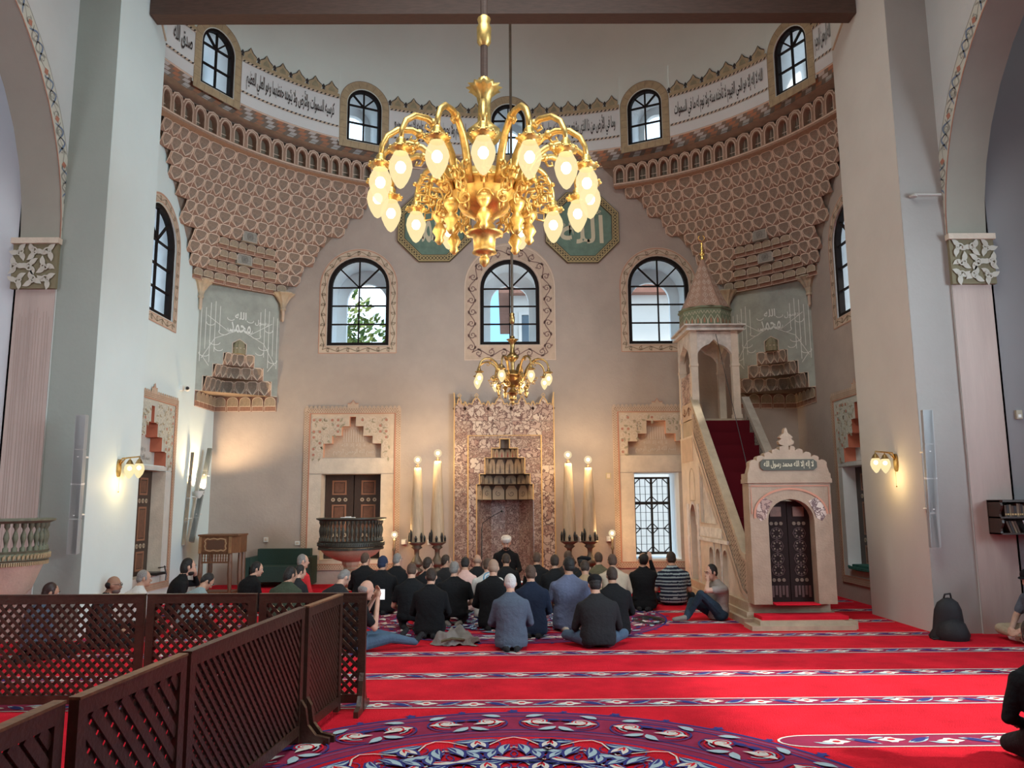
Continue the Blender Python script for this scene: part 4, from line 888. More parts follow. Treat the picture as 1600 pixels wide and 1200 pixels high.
for nm, TT, mt in (('west', Tn, stone_tan), ('east', TR_, mat('grey railing limestone', (.36, .31, .26), .7, var=.2, scale=6))):  # east railing is of greyer stone
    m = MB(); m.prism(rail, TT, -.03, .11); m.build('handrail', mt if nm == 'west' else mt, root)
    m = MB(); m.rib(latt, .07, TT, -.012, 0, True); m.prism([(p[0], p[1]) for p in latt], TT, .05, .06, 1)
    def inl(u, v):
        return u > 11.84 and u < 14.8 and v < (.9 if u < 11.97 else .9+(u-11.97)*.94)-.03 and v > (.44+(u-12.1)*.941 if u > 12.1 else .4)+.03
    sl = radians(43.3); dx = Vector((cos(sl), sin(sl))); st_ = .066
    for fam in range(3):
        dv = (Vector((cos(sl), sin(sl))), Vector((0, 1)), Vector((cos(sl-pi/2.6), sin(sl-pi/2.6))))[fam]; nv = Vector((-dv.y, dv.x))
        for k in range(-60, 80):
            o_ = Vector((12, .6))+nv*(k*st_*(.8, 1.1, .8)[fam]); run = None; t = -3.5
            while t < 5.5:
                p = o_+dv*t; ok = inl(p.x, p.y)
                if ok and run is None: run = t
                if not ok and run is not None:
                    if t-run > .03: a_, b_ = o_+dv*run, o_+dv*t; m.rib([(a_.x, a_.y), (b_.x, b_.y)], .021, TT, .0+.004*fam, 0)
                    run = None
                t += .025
    m.build('pierced_railing', [stone_pink if nm == 'west' else mt, mat('dark lattice backing', (.10, .07, .05), .9)], root)  # dark sheet behind the bars paints the shade of the openings
m = MB(); m.rib([(14.86, 2.90), (12.15, .36), (11.8, .30)], .05, Tn, -.01, 0); m.build('stringer_moulding', stone_pink, root)
N = 12
for k in range(N):
    m = MB(); y0 = 11.85+k*(14.8-11.85)/N; m.box(MX0+.12, MX1-.14, y0, 14.85, .25+k*(3.27-.3)/N, .25+(k+1)*(3.27-.3)/N); m.build('stair_step', mat('stair carpet', (.09, .006, .011), .95, spec=.1), root)
m = MB(); m.box(MX0+.02, MX1-.16, 14.8, 15.9, 2.98, 3.28); m.build('platform', stone_tan, root)
CX1 = 4.42
for x, y in ((MX0+.07, 14.86), (CX1-.07, 14.86), (MX0+.07, 15.85), (CX1-.07, 15.85)):
    m = MB(); m.box(x-.065, x+.065, y-.065, y+.065, 2.95, 4.96); m.box(x-.08, x+.08, y-.08, y+.08, 3.28, 3.36); m.box(x-.075, x+.075, y-.075, y+.075, 4.28, 4.33); m.build('canopy_post', stone_pale, root)
def canopy_arch(T_, u0, u1):
    m = MB(); c = (u0+u1)/2; w = (u1-u0)-.2; top = [(c+w/2, 4.3)]+[(c+w/2*cos(a)**1.0, 4.3+.42*sin(a)**.8) for a in [pi/2*i/6 for i in range(1, 6)]]+[(c, 4.80)]
    op = [(c-w/2, 4.2), (c+w/2, 4.2)]+top+[(2*c-p[0], p[1]) for p in top[::-1][1:]]
    pl = [(u0+.02, 4.2), (c-w/2, 4.2)]+[(2*c-p[0], p[1]) for p in top]+[p for p in top[::-1][1:]]+[(c+w/2, 4.2), (u1-.02, 4.2), (u1-.02, 4.95), (u0+.02, 4.95)]
    cl = []
    for p in pl:
        if not cl or abs(cl[-1][0]-p[0])+abs(cl[-1][1]-p[1]) > 1e-5: cl.append(p)
    m.prism(cl, T_, 0, .1); m.build('canopy_arch', marble_white, root)
canopy_arch(TY(14.81), MX0, CX1); canopy_arch(TY(15.8), MX0, CX1); canopy_arch(Tn, 14.8, 15.92); canopy_arch(lambda u, v, d: (CX1-.1+d, u, v), 14.8, 15.92)
m = MB(); m.prism(rect(14.93, 15.78, 3.3, 3.62), Tn, .02, .07); m.build('parapet', stone_pink, root); m = MB(); m.prism(rect(14.93, 15.78, 3.63, 4.18), Tn, .03, .07, holes=[]); m.build('parapet_slab', breccia, root)
m = MB(); scroll_band(m, Path([(15.0, 3.46), (15.72, 3.46)]), .24, Tn, .014); m.prism(rect(14.9, 15.8, 2.5, 2.94), Tn, -.01, .0, 1); m.build('parapet_carving', [mat('carving dark', (.30, .16, .10), .8), stone_pink], root)
m = MB(); m.box(MX0-.08, CX1+.1, 14.72, 15.98, 4.96, 5.0); m.box(MX0-.05, CX1+.07, 14.76, 15.95, 5.0, 5.05); m.box(MX0-.11, CX1+.13, 14.69, 15.99, 5.05, 5.08); m.build('cornice', marble_white, root)
cx, cy = 3.94, 15.33
dr_ = MB(); dr_.lathe([(.50, 5.08), (.50, 5.42), (.53, 5.44), (.53, 5.47)], (cx, cy, 0), 8, 0, a0=pi/8, a1=2*pi+pi/8)
gp = mat('drum green', (.17, .20, .12), .7); dm = dr_
for k in range(8):
    a = pi/4*k; Tt = TA((cx, cy), a); R_ = .50*cos(pi/8); w = .50*sin(pi/8); TT = (lambda Tt, R_: lambda u, v, d: Tt(u, v, R_+.006+d))(Tt, R_)
    for j in range(3):
        c = -w+w*2*(j+.5)/3; dm.rib([(c-.06, 5.11), (c-.055, 5.2), (c, 5.3), (c+.055, 5.2), (c+.06, 5.11)], .014, TT, .001, 1); dm.rib([(c-.06, 5.38), (c-.03, 5.32), (c, 5.38), (c+.03, 5.32), (c+.06, 5.38)], .012, TT, .001, 1)
        dm.poly([(c-.02, 5.14), (c+.02, 5.14), (c+.02, 5.2), (c, 5.25), (c-.02, 5.2)], TT, .0015, 2)
dm.build('canopy_drum', [gp, mat('drum cream', (.60, .52, .38), .7), mat('drum red', (.45, .2, .12), .7)], root)
m = MB(); hc = 1.06; m.lathe([(.50, 5.47), (.36, 5.75), (.03, 5.47+hc)], (cx, cy, 0), 8, 0, a0=pi/8, a1=2*pi+pi/8)
for k in range(8):
    a = pi/4*k; n = Vector((sin(a), cos(a), 0)); t = Vector((cos(a), -sin(a), 0))
    def TC(u, v, d, n=n, t=t):
        r = (.50-(v-5.47)/.28*.14 if v < 5.75 else .36-(v-5.75)/.78*.33)*cos(pi/8); p = Vector((cx, cy, v))+n*(r+.006+d)+t*u; return tuple(p)
    rowz = [5.52, 5.66, 5.80, 5.95, 6.1, 6.25]
    for z in rowz:
        r = (.50-(z-5.47)/.28*.14 if z < 5.75 else .36-(z-5.75)/.78*.33)*sin(pi/8)*.8; nn = 2 if z < 6.0 else 1
        for j in range(nn):
            c = 0 if nn == 1 else (-r/2 if j == 0 else r/2); q = r/nn*.8
            m.rib([(c, z), (c-q, z+.055), (c, z+.12), (c+q, z+.055), (c, z)], .012, TC, .001, 1); m.rib([(c, z+.04), (c, z+.09)], .016, TC, .0015, 1)
m.build('conical_roof', [mat('cone terracotta', (.42, .25, .18), .8, var=.15, scale=8), mat('cone scroll', (.62, .48, .38), .8)], root)
m = MB(); m.lathe([(.03, 0), (.045, .04), (.02, .07), (.05, .11), (.055, .14), (.02, .19), (.035, .23), (.035, .25), (.012, .30), (.03, .34), (.008, .38)], (cx, cy, 6.52), 14); m.tube([(cx+.06*cos(a), cy, 6.98+.06*sin(a)) for a in [pi/2+.5+(2*pi-1.0)*i/14 for i in range(15)]], .01, 6); m.build('gilt_finial', gold, root, smooth=True)
# portal
portal_stone = mat('portal limestone', (.37, .265, .185), .7, var=.18, scale=5, bump=.3, bscale=35)
PX0, PX1, PC = 3.48, 4.66, 4.07; T = TY(11.5); z_ = 2.14
sc = [(PX1, z_)]
for k in range(5):
    t0, t1 = k/5, (k+1)/5; f = lambda t: (PX1-.03-(.56)*t, z_+.10+.27*t**.75)
    a, b = f(t0), f(t1); mx_, mz_ = (a[0]+b[0])/2+.035, (a[1]+b[1])/2+.04
    sc += [a, ((a[0]+mx_)/2+.012, (a[1]+mz_)/2+.015), (mx_, mz_), ((b[0]+mx_)/2, (b[1]+mz_)/2+.018)]
sc.append((PC+.04, 2.48)); lf = [(2*PC-p[0], p[1]) for p in sc[::-1]]
m = MB(); m.prism([(PX0, .3), (PX0, z_)]+[] if False else [(PX0, z_)]+[(PX1, z_)][0:0]+[(PX1, z_)]+sc[1:]+lf[:-1], T, 0, .16); m.build('crested_pediment', portal_stone, root)
fin = [(.035, 2.44), (.05, 2.50), (.03, 2.53), (.10, 2.56), (.115, 2.60), (.07, 2.64), (.10, 2.66), (.06, 2.70), (.03, 2.72), (.02, 2.78), (0, 2.80)]
m = MB(); m.prism([(PC+x, z) for x, z in fin]+[(PC-x, z) for x, z in fin[::-1][1:]], T, .02, .12); m.build('stone_finial', portal_stone, root)
do = [(3.74, .30), (4.40, .30)]+[(4.07+.33*cos(a), 1.47+.30*sin(a)) for a in [pi*i/14 for i in range(15)]]
m = MB(); m.prism(rect(PX0, PX1, .30, 2.0), T, 0, .3, holes=[do]); m.build('portal_front', portal_stone, root)
m = MB(); m.prism(rect(PX0-.02, PX1+.02, 2.0, 2.06), T, -.03, .3); m.prism(rect(PX0-.01, PX1+.01, 2.06, 2.14), T, -.015, .3); m.build('portal_cornice', portal_stone, root)
m = MB(); ao = [(PC+.52*cos(a), 1.56+.36*sin(a)) for a in [pi*i/16 for i in range(17)]]; m.rib(ao+[(PC-.52, 1.5)], .03, T, -.012); m.rib([(PX0+.03, 1.56), (PX0+.03, 1.96), (PX1-.03, 1.96), (PX1-.03, 1.56)], .018, T, -.01); m.build('arch_moulding', mat('red arch line', (.50, .22, .14), .7), root)
for s_ in (-1, 1):
    m = MB(); bl = [(PC+s_*.52, 1.56), (PC+s_*.50, 1.66), (PC+s_*.40, 1.80), (PC+s_*.26, 1.74), (PC+s_*.33, 1.60), (PC+s_*.36, 1.50), (PC+s_*.44, 1.46)]; m.prism(bl, T, -.006, 0); m.build('breccia_spandrel', breccia, root)
m = MB(); pl = [(PC-.36, 2.18), (PC+.36, 2.18), (PC+.41, 2.22), (PC+.41, 2.30), (PC+.36, 2.34), (PC-.36, 2.34), (PC-.41, 2.30), (PC-.41, 2.22)]; m.prism(pl, T, -.02, 0); put_text(m, 'لا إله إلا الله محمد رسول الله', T, PC-.36, PC+.36, 2.20, 2.32, -.024, 1); m.build('inscription_plaque', [mat('plaque dark', (.06, .055, .035), .6), cream_paint], root)
m = MB(); m.prism(rect(3.5, 4.6, .3, 2.1), TY(11.5), .3, .34, holes=[do]); m.build('portal_back', stone_tan, root)
dk = mat('dark door wood', (.018, .009, .008), .8, spec=.2); dk2 = mat('door inlay wood', (.075, .035, .03), .5); bone = mat('bone inlay', (.15, .105, .075), .7)
for s_, a, b in ((-1, 3.745, 4.065), (1, 4.075, 4.395)):
    c = (a+b)/2+.0; m = MB(); m.box(a, b, 11.68, 11.72, .31, 1.74); dl = m.build('door_leaf', dk, root); TD = TY(11.68)
    m = MB(); m.prism(rect(c-.08, c+.08, 1.52, 1.66), TD, -.012, 0); m.build('door_panel', panel_wood, dl)
    for z in (1.42, .62): 
        for u in (-.07, 0, .07): m = MB(); m.prism([(c+u+.026*cos(t), z+.026*sin(t)) for t in [2*pi*i/10 for i in range(10)]], TD, -.012, 0); m.build('rosette', bone, dl)
    m = MB()
    for z in (1.28, 1.10, .92, .76):
        for j in range(8):
            t = pi/4*j; u, v = c+.055*cos(t), z+.055*sin(t); m.poly([(u+.022*cos(t), v+.022*sin(t)), (u-.016*sin(t), v+.016*cos(t)), (u-.018*cos(t), v-.018*sin(t)), (u+.016*sin(t), v-.016*cos(t))], TD, -.008, 0 if j % 2 else 1)
        m.rib([(c+.092*cos(t), z+.085*sin(t)) for t in [2*pi*i/8 for i in range(8)]], .008, TD, -.008, 1, True)
    for j in range(5): m.prism(rect(c-.11+.05*j, c-.075+.05*j, .38+.03*(j % 2), .54), TD, -.01, 0, 1)
    m.build('geometric_inlay', [bone, dk2], dl)['kind'] = 'stuff'
m = MB(); m.box(3.32, 4.74, 11.12, 11.5, 0, .06); m.box(3.45, 4.62, 11.18, 11.5, .06, .12); m.box(4.60, 4.80, 11.2, 11.42, 0, .11); m.build('front_step', stone_tan, root)
m = MB(); m.box(3.5, 4.7, 11.26, 11.62, .12, .17); m.box(3.76, 4.38, 11.4, 11.66, .3, .315); m.build('step_carpet', carpet_red, root)
m = MB(); m.tube([(4.0, 13.2, 1.95), (4.0, 13.2, 2.25)], .008, 5); m.lathe([(.008, 0), (.04, .02), (.05, .06), (.03, .1), (.008, .12)], (4.0, 13.2, 1.85), 10); m.tube([(4.0, 13.2, 2.25), (4.0, 14.8, 4.9)], .006, 5); tag(m.build('pulpit_microphone', black_metal, loc=(4.0, 13.2, 1.85)), 'thin dark hanging microphone above the red pulpit stair', 'microphone')
# ================================================================== CHANDELIERS
def chandelier(lb, c, S, n, zc, phase, topz, small=False):
    cx, cy = c; root = thing('chandelier', lb, 'chandelier', (cx, cy, zc), None); B = brass if not small else brass_old
    L = lambda prof, m_, nm, k=20, **kw: (lambda q: (q.lathe([(r*S, z*S) for r, z in prof], (cx, cy, zc), k, **kw), q.build(nm, m_, root, smooth=True)))(MB())
    q = MB(); q.tube([(cx, cy, zc+1.25*S), (cx, cy, topz)], .036*S+.003, 8); q.build('stem', beam_wood if not small else bronze, root)
    L([(.05, .5), (.09, .56), (.14, .62), (.15, .68), (.10, .74), (.055, .80), (.05, 1.0), (.065, 1.1), (.12, 1.17), (.155, 1.2), (.06, 1.22), (.05, 1.3)], B, 'stem_flower', 24, flute=.3, fn=12)
    L([(.06, -.02), (.06, .5)], B, 'central_rod', 12)
    L([(.04, 1.68), (.075, 1.72), (.08, 1.9), (.06, 1.94), (.075, 2.0), (.035, 2.04)], B, 'stem_collar', 10)
    L([(.10, -.28), (.24, -.20), (.33, -.05), (.35, .05), (.37, .06), (.37, .09), (.34, .10), (.30, .18), (.2, .24), (.1, .26)], B, 'bowl', 28)
    L([(.015, -.80), (.05, -.76), (.05, -.71), (.03, -.68), (.08, -.66), (.13, -.65), (.11, -.62), (.12, -.48), (.16, -.46), (.20, -.44), (.13, -.43), (.11, -.36), (.06, -.30), (.07, -.27), (.14, -.25), (.10, -.23), (.08, -.19), (.18, -.14), (.19, -.12), (.08, -.10), (.10, -.04)], B, 'finial', 24)
    R = 1.12*S; e = random.Random(4)
    for k in range(n):
        a = phase+2*pi*k/n; d = Vector((cos(a), sin(a), 0)); o = Vector((cx, cy, zc)); P = lambda r, z, t=0: o+d*r*S+Vector((-sin(a), cos(a), 0))*t*S+Vector((0, 0, z*S))
        q = MB(); q.tube([P(.36, -.02), P(.42, .12), P(.47, .28), P(.55, .42), P(.66, .51), P(.80, .555), P(.95, .53), P(1.06, .44), P(1.11, .33), P(1.12, .22)], [.036*S, .042*S, .042*S, .038*S, .036*S, .034*S, .032*S, .030*S, .028*S, .026*S], 8)
        q.ball(P(.72, .53), .05*S, 8); q.tube([P(.72, .50), P(.76, .44), P(.82, .45), P(.80, .49)], .014*S, 5)
        arm = q.build('arm', B, root, smooth=True)
        q = MB(); pc = P(1.12, 0); q.lathe([(.03*S, .24*S), (.05*S, .21*S), (.04*S, .18*S), (.085*S, .15*S), (.115*S, .13*S), (.115*S, .115*S), (.075*S, .10*S), (.07*S, .08*S)], pc, 14)
        for j in range(10): q.ball(pc+Vector((.115*S*cos(.628*j), .115*S*sin(.628*j), .125*S)), .018*S, 6)
        q.build('bulb_collar', B, arm, smooth=True)
        q = MB(); q.lathe([(.065*S, .10*S), (.075*S, .06*S), (.105*S, 0), (.115*S, -.06*S), (.10*S, -.13*S), (.07*S, -.20*S), (.035*S, -.255*S), (.006*S, -.275*S)], pc, 16); q.build('glass_bulb', bulb_glass, arm, smooth=True)
        q = MB(); q.ball(pc+Vector((0, 0, -.06*S)), .052*S, 10, sz=(1, 1, 1.15)); q.build('lit_filament', bulb_core, arm, smooth=True)
        if not small or k % 2 == 0:
            l = bpy.data.lights.new('bulb_light', 'POINT'); l.energy = (5.5 if not small else 10); l.color = (1, .74, .42); l.shadow_soft_size = .12*S
            lo = bpy.data.objects.new('bulb_light', l); COL.objects.link(lo); lo.location = pc+Vector((0, 0, -.33*S))
        # openwork scrolls hanging around the bowl
        q = MB()
        for (r0, z0, rad, tn, a0, sg) in ((.50, .10, .12, 1.3, 2.2, 1), (.55, -.10, .10, 1.3, 4, -1), (.46, -.28, .09, 1.2, 1, 1), (.62, .0, .07, 1.2, 0, 1)):
            q.tube([P(r0+u, z0+v) for u, v in [(x, y) for x, y in spiral(0, 0, rad, tn, a0, 12, sg)]], .014*S, 5)
        for (r0, z0, rad) in ((.60, -.02, .06), (.50, -.22, .07)):
            q.tube([P(r0, z0+v, u) for u, v in spiral(0, 0, rad*1.3, 1.2, k, 10, 1)], .012*S, 5)
        if k % 2 == 0:
            q.lathe([(.02*S, -.56*S), (.05*S, -.52*S), (.035*S, -.48*S), (.075*S, -.42*S), (.05*S, -.36*S), (.03*S, -.33*S), (.07*S, -.27*S), (.085*S, -.22*S), (.03*S, -.18*S)], o+d*.47*S, 10)
            for h in (.62, .70): q.box(-h*0+-.03, .03, -.02, .02, -.03, .03, 0, T=lambda x, y, z, h=h: tuple(P(h+x*1.0, z-.05, y)))
        else:
            for (r0, z0) in ((.66, .05), (.70, -.06), (.66, -.16)): q.tube([P(r0-.05, z0-.04), P(r0+.04, z0-.04), P(r0+.04, z0+.04), P(r0-.05, z0+.04), P(r0-.05, z0-.04)], .011*S, 4)
            q.ball(P(.76, -.02), .025*S, 6); q.ball(P(.46, .16), .04*S, 6)
        q.build('openwork_scroll', B, root, smooth=True)
    return root
chandelier('large gilt chandelier with sixteen glowing drop bulbs hanging before the apse', (-.22, 8.0), 1.0, 16, 4.98, -pi/2+.02, 16.9)
chandelier('small brass chandelier with eight bulbs hanging in front of the prayer niche', (.11, 13.5), .57, 8, 3.86, pi/8+.1, 16.4, True)
# ================================================================== CANDLES, LAMPS
def globe(p, r, parent, e=14):
    q = MB(); q.ball(p, r, 16); q.build('glass_globe', globe_glass, parent, smooth=True); q = MB(); q.ball(p, r*.42, 10); q.build('lit_filament', bulb_core, parent, smooth=True)
    l = bpy.data.lights.new('lamp_light', 'POINT'); l.energy = e; l.color = (1, .70, .36); l.shadow_soft_size = .06; lo = bpy.data.objects.new('lamp_light', l); COL.objects.link(lo); lo.location = (p[0], p[1]-r-.07, p[2])
cl_ = [(-1.77, 2.44, 2.60, 'outer left of the prayer niche'), (-1.37, 2.57, 2.73, 'inner left, nearest the prayer niche'), (1.22, 2.51, 2.68, 'inner right, nearest the prayer niche'), (1.62, 2.42, 2.58, 'outer right of the prayer niche')]
for x, zt, zb, w in cl_:
    y = 15.85; root = thing('giant_candle', 'giant wax candle on bronze candlestick with lit globe, '+w, 'candle', (x, y, .14), 'giant candles beside the prayer niche')
    q = MB(); q.lathe([(.02, 0), (.165, 0), (.175, .04), (.15, .07), (.06, .16), (.055, .24), (.10, .27), (.13, .31), (.07, .35), (.06, .37), (.11, .40), (.14, .44), (.10, .50), (.045, .60), (.05, .70), (.11, .75), (.08, .78), (.16, .83), (.175, .855), (.10, .86)], (x, y, .14), 20); q.build('candlestick', bronze, root, smooth=True)
    q = MB(); q.lathe([(.135, 1.0), (.13, 1.4), (.105, 1.9), (.078, zt-.06), (.07, zt), (.03, zt+.005)], (x, y, 0), 20); sh = q.build('candle_shaft', candle_wax, root, smooth=True)
    q = MB()
    for k in range(8):
        a = .78*k; px, py = x+.15*cos(a), y+.15*sin(a); h = .12+.06*(k % 3); q.tube([(px, py, 1.0), (px-.005*cos(a), py, 1.0+h*.6), (px, py, 1.0+h)], [.022, .03, .006], 5)
    q.build('candlestick_prongs', black_metal, root)
    q = MB(); q.lathe([(.03, zt), (.045, zt+.03), (.02, zt+.05), (.03, zt+.08)], (x, y, 0), 10); q.build('lamp_socket', bronze, root); globe((x, y, zb), .08, root, 27)
for x, w in ((-2.24, 'left'), (2.09, 'right')):
    root = thing('lamp_post', 'slender dark lamp post with small glowing globe, %s of the giant candles' % w, 'lamp', (x, 16.05, .14), 'slender globe lamp posts')
    q = MB(); q.lathe([(.09, .14), (.09, .17), (.02, .22), (.018, .5), (.03, .53), (.018, .56), (.018, .8), (.035, .84), (.02, .88), (.025, 1.0), (.04, 1.04), (.02, 1.06)], (x, 16.05, 0), 12); q.build('post', bronze, root, smooth=True); globe((x, 16.05, 1.13), .07, root, 18)
for sg, y, w in ((-1, 11.62, 'left'), (1, 11.5, 'right')):
    x = sg*JX; root = thing('wall_sconce', 'brass wall sconce with two glowing drop bulbs on the %s pier' % w, 'wall lamp', (x, y, 2.3), 'brass sconces on the piers')
    q = MB(); T_ = lambda u, v, d: (x-sg*d, u, v); q.prism([(y+.05*cos(t), 2.28+.13*sin(t)) for t in [2*pi*i/14 for i in range(14)]], T_, 0, .03); q.build('backplate', brass_old, root)
    for j, (dy, dx) in enumerate(((-.0, .32), (.0, .12))):
        px, py = x-sg*dx*1.1, y+(.08 if j else -.1); q = MB(); q.tube([(x-sg*.02, y, 2.32), (x-sg*.08, (y+py)/2, 2.42), (px, py, 2.44), (px, py, 2.38)], .011, 6); q.lathe([(.012, .05), (.03, .03), (.05, -.01), (.06, -.02)], (px, py, 2.36), 12); ar = q.build('arm', brass_old, root, smooth=True)
        q = MB(); q.lathe([(.045, 0), (.07, -.05), (.075, -.10), (.055, -.16), (.02, -.21), (.004, -.22)], (px, py, 2.35), 14); q.build('glass_bulb', bulb_glass, ar, smooth=True); q = MB(); q.ball((px, py, 2.28), .032, 8); q.build('lit_filament', bulb_core, ar)
    q = MB(); q.tube([(x-sg*.03, y, 2.15), (x-sg*.03, y, 1.95)], .003, 4); q.ball((x-sg*.03, y, 1.94), .012, 6); q.build('pull_cord', brass_old, root)
    l = bpy.data.lights.new('sconce_light', 'POINT'); l.energy = 7; l.color = (1, .68, .28); l.shadow_soft_size = .06; lo = bpy.data.objects.new('sconce_light', l); COL.objects.link(lo); lo.location = (x-sg*.25, y, 2.06)
# warm lamp mounted on the left apse wall behind the loudspeaker
root = thing('uplight', 'small uplight on the left apse wall behind the slim loudspeakers', 'wall lamp', (-WX+.06, 15.55, 1.95)); q = MB(); q.lathe([(.02, -.08), (.05, -.04), (.09, .05), (.095, .06)], (-WX+.14, 15.55, 1.95), 14); q.tube([(-WX+.01, 15.55, 1.9), (-WX+.14, 15.55, 1.89)], .012, 6); q.build('lamp_body', white_plastic, root)
l = bpy.data.lights.new('uplight_light', 'SPOT'); l.energy = 420; l.spot_size = radians(150); l.spot_blend = .6; l.color = (1, .72, .42); l.shadow_soft_size = .04; lo = bpy.data.objects.new('uplight_light', l); COL.objects.link(lo); lo.location = (-WX+.2, 15.6, 2.06); lo.rotation_euler = (radians(180), 0, 0)
# ================================================================== LOUDSPEAKERS
def column_speaker(lb, bot, top, w, dp, grp=None, m_=speaker_grey):
    b, t = Vector(bot), Vector(top); d = (t-b).normalized(); root = thing('column_loudspeaker', lb, 'loudspeaker', b, grp); n = 4
    side = Vector((1, 0, 0)); side = (side-d*side.dot(d)).normalized(); fr = d.cross(side)
    def seg(a, c, ww, dd, nm, mt):
        q = MB(); pr = [(-ww/2, 0), (ww/2, 0), (ww/2, -dd*.5), (ww*.3, -dd), (-ww*.3, -dd), (-ww/2, -dd*.5)]
        q.prism(pr, lambda u, v, z: tuple(b+side*u-fr*v*(1 if fr.y > 0 else -1)*-1*-1+d*z), a, c); return q.build(nm, mt, root)
    L = (t-b).length
    for k in range(n): seg(L*k/n+.006, L*(k+1)/n-.006, w, dp, 'cabinet_section', m_)
    seg(0, L, w*.9, dp*.9, 'spine', mat('joint grey', (.38, .38, .36), .5)); seg(L/2-.012, L/2+.012, w*1.06, dp*1.06, 'joint_band', white_plastic)
    for f in (.28, .7):
        p = b+d*(L*f); q = MB(); q.tube([p, p+Vector((-.1 if b.x > 0 else .1, .18, 0))*0+Vector((0, .25, .0))], .014, 6); q.build('wall_bracket', white_plastic, root)
column_speaker('long grey column loudspeaker leaning off the left pier, above the balcony', (-5.66, 10.55, 1.12), (-5.84, 10.55, 2.93) if 0 else (-5.60, 10.42, 2.93), .13, .13)
column_speaker('long grey column loudspeaker on the right pier front, above the backpack', (5.64, 10.6, 1.12), (5.60, 10.45, 2.93), .13, .11)
column_speaker('slim grey loudspeaker nearest the left corner of the apse, over the lectern', (-WX+.12, 15.32, 1.06), (-WX+.2, 15.82, 2.86), .09, .1, None, mat('speaker dark grey', (.25, .27, .26), .5))
column_speaker('narrow tan strip loudspeaker flat on the left apse wall by the uplight', (-WX+.05, 15.15, 1.0), (-WX+.05, 15.35, 2.75), .06, .05, None, stone_tan)
# ================================================================== BALUSTERED PULPITS
def kursi(lb, c, r, zr, zb, base_z, m1, m2, nb, bowlm, zfoot=0, a0=pi, a1=2*pi, cat='balcony'):
    cx, cy = c; root = thing('balustered_pulpit', lb, cat, (cx, cy, zfoot)); full = dict(a0=a0, a1=a1)
    q = MB(); q.lathe([(r*.9, zr-.05), (r, zr-.05), (r+.06, zr-.02), (r+.06, zr), (r*.9, zr+.01), (r*.9, zr-.05)], (cx, cy, 0), 36, **full); q.build('handrail', m1, root)
    q = MB(); q.lathe([(r*.88, zb-.12), (r, zb-.12), (r+.02, zb-.1), (r, zb-.03), (r+.015, zb), (r*.88, zb), (r*.88, zb-.12)], (cx, cy, 0), 36, **full)
    for k in range(nb*2): a = a0+(a1-a0)*(k+.5)/(nb*2); q.box(-.014, .014, 0, .02, zb-.085, zb-.045, 1, T=lambda x, y, z, a=a: (cx+(r+.012+y)*cos(a)-x*sin(a), cy+(r+.012+y)*sin(a)+x*cos(a), z+.8*x))
    q.build('base_rail', [m1, m2], root)
    q = MB(); n = nb*4
    for k in range(n): a = a0+(a1-a0)*(k+.5)/n; q.box(-.008, .008, -.03, .015, zb-.165, zb-.125, 0, T=lambda x, y, z, a=a: (cx+(r+y)*cos(a)-x*sin(a), cy+(r+y)*sin(a)+x*cos(a), z))
    q.build('dentil_row', m2, root)
    H = zr-.05-zb; S = H/.40; pf = [(.034, 0), (.034, .05), (.014, .07), (.022, .12), (.036, .19), (.03, .24), (.012, .30), (.02, .33), (.034, .35), (.034, .40)]
    q = MB(); q.lathe([(a_*.9, b_*S) for a_, b_ in pf], (0, 0, 0), 8); o = q.build('baluster', m1, smooth=True, world=False); me = o.data; bpy.data.objects.remove(o)
    for k in range(nb): a = a0+(a1-a0)*(k+.5)/nb; place(me, 'baluster', Matrix.Translation((cx+(r-.03)*cos(a), cy+(r-.03)*sin(a), zb)), root)
    q = MB(); z1 = zb-.165; q.lathe([(r*.95, z1), (r*.93, z1-.02), (r*.78, z1-(z1-base_z)*.45), (r*.5, z1-(z1-base_z)*.8), (r*.26, base_z), (.03, base_z)], (cx, cy, 0), 36); q.build('stone_bowl', bowlm, root, smooth=True)
    h = base_z-zfoot; q = MB(); q.lathe([(.16, 0), (.16, .06*h), (.11, .1*h), (.19, .22*h), (.20, .34*h), (.12, .58*h), (.13, .62*h), (.13, .66*h), (.10, .68*h), (.14, .76*h), (.12, .8*h), (.16, .9*h), (.17, h)], (cx, cy, zfoot), 10); q.build('pedestal', bowlm, root)
    return root
m_dk = mat('blackened baluster wood', (.045, .042, .032), .5, var=.3, scale=12); m_gr = mat('painted green baluster', (.16, .17, .115), .6, var=.35, scale=14)
kursi('dark balustered pulpit balcony on stone bowl before the shuttered opening', (-2.97, 15.4), .60, 1.48, 1.06, .66, m_dk, m_dk, 26, stone_tan, .14, a0=pi*.92, a1=2.08*pi)
kursi('green balustered balcony on white stone bowl at the far left edge', (-6.05, 9.45), .62, 1.60, 1.24, .45, m_gr, ochre, 24, stone_pale, 0, a0=pi*1.0, a1=2.2*pi)
q = MB(); q.box(-3.08, -2.82, 14.9, 15.0, 1.485, 1.50); q.box(-3.0, -2.9, 14.9, 15.0, 1.50, 1.512); tag(q.build('open_book', white_plastic, loc=(-2.95, 14.95, 1.485)), 'open white book lying on the rail of the dark pulpit balcony', 'book')
